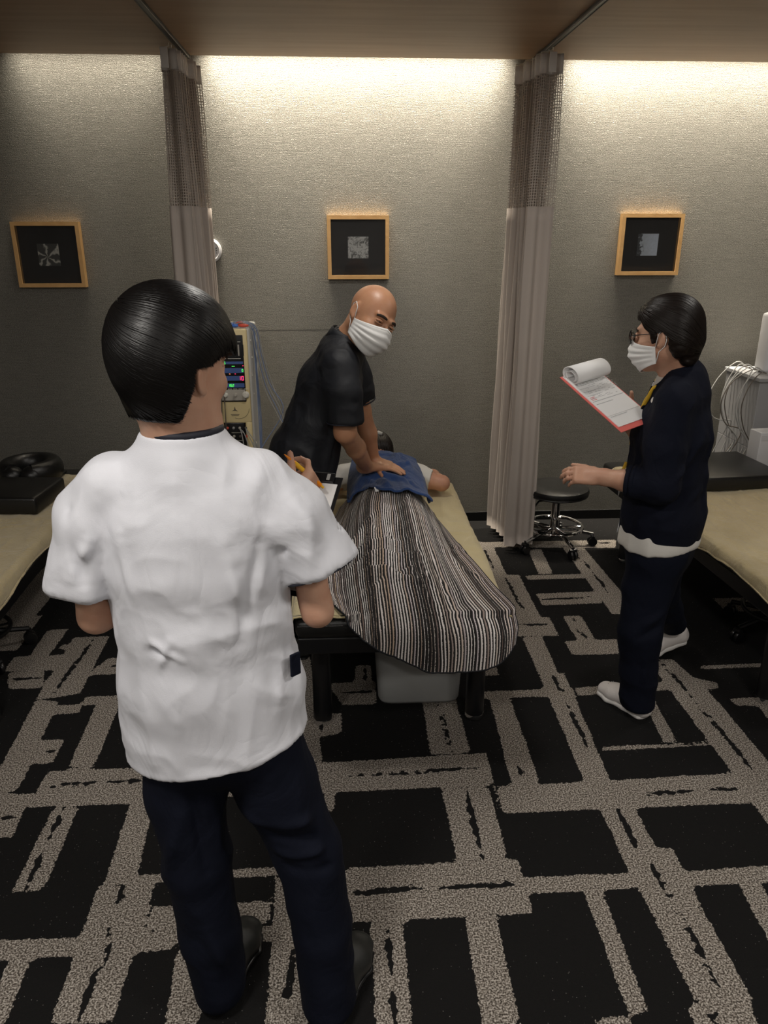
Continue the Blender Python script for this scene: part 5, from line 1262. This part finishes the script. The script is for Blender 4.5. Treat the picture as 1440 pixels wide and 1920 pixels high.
for s_,fx in ((-1,-.30),(1,-.26)):
    T.u(petube([(-.215,3.14+s_*.08,.77),(-.278,3.14+s_*.09,.50),(-.31,3.14+s_*.10,.05)],[(.085,.10),(.07,.075),(.06,.068)],(0,1,0),.02),.03)
T.inter(phalf((0,0,.035),(0,0,-1)),.004)
T.inter(phalf((0,0,.85),(0,0,1)),.004)
cloth_part('trousers',T,.008,M['black_cloth'],t2,2,[((10,10,8),.004,71,None)])
for s_ in (-1,1): shoe(t2,(-.40,3.14+s_*.10),(-.145,3.14+s_*.12),M['rubber'],M['black_plastic'],W=.046)

# ================= P3: person with red clipboard =================
t3=thing('person',(1.15,2.58,0),'person in a navy cardigan and white mask walking left with a red clipboard','person')
F3=nrm((-.90,.43,0)); S3=np.array([F3[1],-F3[0],0])*-1   # S3 points to the person's left (towards the camera)
H3=Head((1.088,2.55,1.462),(-.74,.66,-.12),(.02,0,1),.97)
C3=lambda f,s_,z: np.array([1.15,2.56,0])+F3*f+S3*s_+np.array([0,0,z])
if S3[1]>0: S3=-S3
C3=lambda f,s_,z: np.array([1.15,2.56,0])+F3*f+S3*s_+np.array([0,0,z])
B=SDF(); add_head(B,H3,C3(.0,0,1.325),.050)
B.u(petube([C3(.0,0,1.34),C3(-.01,0,1.27),C3(.0,0,1.12),C3(.01,0,.95),C3(.0,0,.78)],[(.055,.055),(.13,.06),(.12,.08),(.11,.08),(.13,.09)],S3),.04)
LSh=C3(-.0,.140,1.235); LEl=np.array([1.045,2.395,.985]); LWr=np.array([.885,2.50,.985])
RSh=C3(.0,-.140,1.235); REl=C3(.05,-.20,1.02); RWr=np.array([1.045,2.76,1.13])
B.u(petube([LSh,(LSh+LEl)/2,LEl,(LEl+LWr)/2,LWr],[(.046,.046),(.042,.042),(.038,.038),(.036,.036),(.024,.026)],(0,1,0),.02),.03)
B.u(petube([RSh,(RSh+REl)/2,REl,(REl+RWr)/2,RWr],[(.046,.046),(.042,.042),(.038,.038),(.036,.036),(.024,.026)],(0,1,0),.02),.03)
add_hand(B,LWr,(-.93,.25,.02),(.10,.7,-.7),(-.3,.3,.9),[(.35,.5,.3),(.4,.55,.4),(.5,.6,.4),(.55,.6,.4)],.172,thumb=(.75,.55,.45),tcurl=.3)
add_hand(B,RWr,(-.55,-.45,.42),(-.2,.35,.9),(.2,-.8,.1),[(.1,.2,.3)]*4,.168,thumb=(.5,.7,.6),tcurl=.4)
v,F=B.mesh(.0052,2,lo=(.6,2.2,.85)); mk('body',v,F,M['skin'],t3); par_skin[t3]=M['skin']
eyes(H3,t3,.002); brows(H3,t3); maskmesh(H3,t3)
# glasses
gl=MB()
for s_ in (1,-1): gl.ring([H3.W((.112-.006*abs(math.cos(a))*(1 if s_*math.cos(a)>0 else 0),s_*.033+.025*math.cos(a),-.003+.020*math.sin(a))) for a in np.linspace(0,2*PI,28,endpoint=False)],.0014,6)
gl.tube([H3.W((.113,.009,.003)),H3.W((.116,0,.006)),H3.W((.113,-.009,.003))],.0013,6)
go=gl.build('glasses_frame',M['black_metal'],t3,auto=False)
for s_ in (1,-1):
    MB().tube([H3.W((.106,s_*.058,.004)),H3.W((.095,s_*.070,.006)),H3.W((.04,s_*.079,.008)),H3.W((-.005,s_*.083,.012)),H3.W((-.028,s_*.082,-.008))],.0014,6).build('temple',M['black_metal'],go,auto=False)
    MB().lathe([(.0245,0),(.0245,.001),(.001,.0012)],H3.W((.1105,s_*.033,-.003)),24,H3.R[:,0]).build('lens',M['glass'],go,auto=False)
# hair, short and swept back
S=SDF(); S.u(H3.ell((-.016,0,.042),(.104,.088,.092)),.01); S.u(H3.ell((-.050,0,.0),(.064,.076,.070)),.03); S.u(H3.ell((.030,0,.070),(.062,.070,.045)),.03)
S.u(H3.cap((-.070,0,-.03),(-.068,0,-.082),.050,.036),.03)
for s_ in (1,-1): S.u(H3.ell((.028,s_*.066,.015),(.030,.017,.045)),.02); S.u(H3.ell((-.055,s_*.052,-.035),(.036,.030,.045)),.02)
HS3=S
def zl3(q): return np.where(q[:,0]>.070,.052,np.where(q[:,0]>.030,.012+.04*(q[:,0]-.03)/.04,np.where(q[:,0]>.006,-.028,np.where(q[:,0]>-.030,.010,-.040-.07*np.clip((-q[:,0]-.03)/.03,0,1)))))
c3=SDF(); c3.u(pcomp(HS3),.001); c3.inter((lambda P:(lambda q:zl3(q)-q[:,2])(H3.L(P)),None,None),.01)
v,F=c3.mesh(.005,2); n_=vnormals(v,F); v=v+n_*(.003*vnoise(H3.L(v)*np.array([20,60,60]),6)+.002*vnoise(H3.L(v)*np.array([60,120,120]),7))[:,None]
vb,Fb=strands(HS3.evalp,H3,(-.02,0,.02),3200,23,(.75,.15,.65),.25,lambda p:p[:,2]>zl3(p),.0008,10,2.1,.0018,(.03,1.8))
mk('hair',np.concatenate([v,vb]),np.concatenate([F,Fb+len(v)]),M['hair_brown'],t3)
# white shirt under the cardigan
T=SDF(); T.u(petube([C3(.005,0,1.30),C3(.0,0,1.25),C3(.012,0,1.10),C3(.010,0,.95),C3(.0,0,.80),C3(-.004,0,.74),C3(-.004,0,.60)],[(.07,.066),(.13,.08),(.140,.106),(.136,.106),(.146,.116),(.162,.136),(.170,.144)],S3,.03),.02)
T.inter(phalf(C3(0,0,.719),(.10,0,-1)),.005); WS3=T; T.sub(pcap(C3(0,0,1.30),C3(.03,0,1.4),.052,.060),.005)
cloth_part('shirt',T,.0065,M['white_cloth2'],t3,2,[((12,12,5),.004,81,None)])
T=SDF(); T.u(petube([C3(-.012,0,1.318),C3(-.012,0,1.27),C3(.0,0,1.13),C3(.0,0,.98),C3(-.008,0,.83),C3(-.006,0,.72)],[(.075,.070),(.152,.088),(.165,.124),(.158,.124),(.168,.138),(.167,.141)],S3,.03),.02)
T.u(petube([C3(-.005,.135,1.250),(LSh+LEl)/2+(0,-.004,0),LEl+(.012,-.006,.0),LEl*.70+LWr*.30],[(.068,.068),(.064,.064),(.060,.058),(.052,.052)],(0,1,0),.02),.035)
T.u(petube([C3(-.01,-.135,1.262),(RSh+REl)/2,REl,REl*.62+RWr*.38],[(.058,.062),(.058,.060),(.058,.058),(.050,.050)],(0,1,0),.02),.035)
T.inter(phalf(C3(0,0,.740),(0.04,0,-1)),.005)
T.sub(pcap(C3(.0,0,1.30),C3(.04,0,1.42),.058,.066),.006)
# front opening
R_=np.stack([F3,S3,np.array([0,0,1.])],1)
if np.linalg.det(R_)<0: pass
T.sub(pbox(C3(.15,-.0,1.0),(.10,.032,.45),R_,.01),.006)
T.sub(petube([C3(.15,0,1.36),C3(.15,0,1.02)],[(.092,.085),(.02,.06)],S3),.008); T.sub(pcap(C3(.02,0,1.345),C3(.15,0,1.37),.066,.10),.008); CG3=T
cr=[((1.20,2.42,1.15),(1.10,2.40,1.02),.016,.009),((1.17,2.41,1.10),(1.04,2.38,1.03),.013,-.009),((1.13,2.36,1.07),(1.04,2.34,.98),.012,.008),((1.10,2.35,1.04),(1.03,2.35,.95),.011,-.008),((1.22,2.44,.95),(1.08,2.40,.86),.016,.007),((1.24,2.46,1.2),(1.26,2.46,.85),.016,.006),((1.1,2.42,.9),(1.06,2.42,.78),.014,-.006)]
cg=cloth_part('cardigan',T,.006,M['cardigan'],t3,3,[((8,8,5),.006,91,lambda v:np.clip((v[:,2]-.76)/.06,0,1)),((18,18,14),.003,93,lambda v:np.clip((v[:,2]-.76)/.06,0,1))],cr)
for s_ in (1,-1):
    pts=[C3(.080,s_*.052,1.29),C3(.112,s_*.040,1.18),C3(.124,s_*.034,1.05),C3(.124,s_*.034,.93),C3(.128,s_*.036,.82),C3(.124,s_*.036,.735)]
    MB().tube(snap(cubic(pts,26),[CG3],.001),.0075,8,r2=.003).build('front_band',M['cardigan'],cg,auto=False)
    MB().tube(snap(cubic([p+F3*.008-S3*s_*.010 for p in pts],26),[CG3,WS3],.004),.0016,6).build('white_piping',M['white_cloth'],cg,auto=False)
cuffc=LEl*.70+LWr*.30; dcf=nrm(LWr-LEl)
for k in (0,1): ering(cuffc+dcf*(.012+.016*k),dcf,(0,0,1),.050-.002*k,.050-.002*k,.009,'rolled_cuff',M['cardigan'],cg)
# chest pocket with badge clip
MB().box(-.014,.014,-.004,.004,-.018,.018,.002,frameM(C3(.103,.085,1.12),F3*.5+S3*-.8,(0,0,1))).build('badge_clip',M['cart_grey'],t3,False)
# lanyard
pts=[C3(-.062,-.012,1.345),C3(-.045,.050,1.342),C3(.0,.072,1.322),C3(.058,.062,1.27),C3(.105,.042,1.20),C3(.128,.020,1.10),C3(.135,.006,1.0)]
pts2=[C3(-.062,-.012,1.345),C3(-.045,-.058,1.342),C3(.0,-.076,1.322),C3(.058,-.062,1.27),C3(.105,-.042,1.20),C3(.128,-.018,1.10),C3(.135,.002,1.0)]
ly=MB().tube(snap(cubic(pts,40),[CG3,WS3],.0035),.0065,8,r2=.0018,side=(0,0,1)).tube(snap(cubic(pts2,40),[CG3,WS3],.0035),.0065,8,r2=.0018,side=(0,0,1)).build('lanyard',M['yellow'],t3,auto=False)
MB().box(-.009,.009,-.005,.005,-.012,.012,.002,frameM(C3(-.068,.012,1.345),S3,(0,0,1))).build('clasp',M['black_plastic'],ly,False)
MB().tube([C3(.137,.004,1.0),C3(.150,.004,.955)],.006,8).build('badge_holder',M['yellow'],ly)
MB().box(-.03,.03,-.0015,.0015,-.045,.045,.001,frameM(C3(.150,.004,.925),S3,(0,0,1))).build('name_card',M['white_plastic'],ly,False)
# trousers
T=SDF(); T.u(petube([C3(-.005,0,.80),C3(-.01,0,.70)],[(.145,.112),(.155,.12)],S3),.03)
T.u(petube([C3(-.01,.075,.72),(1.118,2.51,.55),(1.098,2.49,.38),(1.118,2.50,.22),(1.132,2.505,.055)],[(.085,.105),(.078,.088),(.066,.078),(.062,.070),(.058,.066)],S3,.02),.03)
T.u(petube([C3(-.02,-.075,.72),(1.235,2.70,.55),(1.29,2.77,.40),(1.365,2.86,.27),(1.435,2.93,.165)],[(.085,.105),(.078,.085),(.064,.072),(.058,.062),(.052,.056)],S3,.02),.03)
T.inter(phalf((0,0,.04),(0,0,-1)),.004); T.inter(phalf((0,0,.78),(0,0,1)),.004)
cloth_part('trousers',T,.0065,M['navy'],t3,3,[((10,10,7),.005,95,None)],[((1.06,2.42,.42),(1.17,2.42,.50),.014,.008),((1.06,2.42,.38),(1.16,2.42,.44),.013,-.007),((1.1,2.42,.34),(1.12,2.43,.15),.012,.006)])
shoe(t3,(1.168,2.455),(1.042,2.685),M['shoe'],M['sole'],W=.043,hgt=.068,style='sneak')
shoe(t3,(1.545,2.985,.050),(1.300,2.93,.0),M['shoe'],M['sole'],W=.043,hgt=.068,style='sneak')
# red clipboard: near edge A-B, rising away
A3=np.array([.757,2.62,1.310]); B3=np.array([.913,2.42,1.168]); yv=nrm(A3-B3)
wv3=np.array([.184,.10,0.0]); wv3=nrm(wv3-yv*(wv3@yv)); nz3=np.cross(wv3,yv); 
if nz3[2]<0: nz3=-nz3
Mx=np.eye(4); Mx[:3,0]=wv3; Mx[:3,1]=yv; Mx[:3,2]=nz3; Mx[:3,3]=A3
Lb=.300; Wb=.198
tc=thing('clipboard',tuple(A3),'salmon-red clipboard with folded-back white forms held by the person in navy','clipboard')
MB().box(0,Wb,-Lb,0,-.003,0,.0012,Mx).build('board',M['pink'],tc,False)
MB().box(.010,Wb-.008,-Lb+.022,-.004,.0,.0022,0,Mx).build('paper_sheet',M['paper'],tc,False)
MB().box(.012,Wb-.012,-Lb+.075,-.006,.0022,.0034,0,Mx).build('paper_sheet',M['paper'],tc,False)
MB().box(.06,.165,-.018,.004,.003,.010,.002,Mx).build('clip',M['chrome'],tc,False)
# pages folded back over the clip
pr=[]
for i in range(26):
    a=-.6+i/25*(1.55*PI); pr.append((-.028+.027*-math.cos(a)*1.25,.025+.024*math.sin(a)))
V=[];n=len(pr)
for (xx) in (.012,Wb-.006):
    for (yy,zz) in pr: V.append(xf(Mx,[(xx,yy,zz)])[0])
sh=mk('folded_pages',V,[[i,i+1,n+i+1,n+i] for i in range(n-1)],M['paper'],tc); sd=sh.modifiers.new('th','SOLIDIFY'); sd.thickness=.003
V=[]
for (xx) in (.014,Wb-.03):
    for (yy,zz) in pr: V.append(xf(Mx,[(xx,-.028+(yy+.028)*.62,.021+(zz-.025)*.62)])[0])
sh=mk('folded_pages',V,[[i,i+1,n+i+1,n+i] for i in range(n-1)],M['paper'],tc); sd=sh.modifiers.new('th','SOLIDIFY'); sd.thickness=.0015
ink=MB(); red=MB(); rnd=random.Random(7)
def ln(mb,x0,x1,y,w_=.0009,z=.0034): mb.box(x0,x1,y-w_,y+w_,z,z+.0003,0,Mx)
ink.box(.020,.032,-.062,-.052,.0034,.0038,0,Mx)
for y in (-.066,-.082,-.10,-.12,-.135): ln(ink,.018,.10,y,.0006)
ln(ink,.014,Wb-.014,-.150,.0012); ln(ink,.018,Wb-.09,-.165,.0012); ln(ink,.018,Wb-.09,-.232,.0009)
for r in range(12):
    x_=.04
    while x_<.2:
        l=rnd.uniform(.004,.02)
        if rnd.random()<.45: ln(ink,x_,x_+l,-.060-.007*r,.0008)
        x_+=l+.005
for r in range(3): ln(red,.020,.045,-.130-.006*r,.001)
ink.build('printed_lines',M['ink_grey'],tc,False); red.build('red_stamp',M['ink_red'],tc,False)
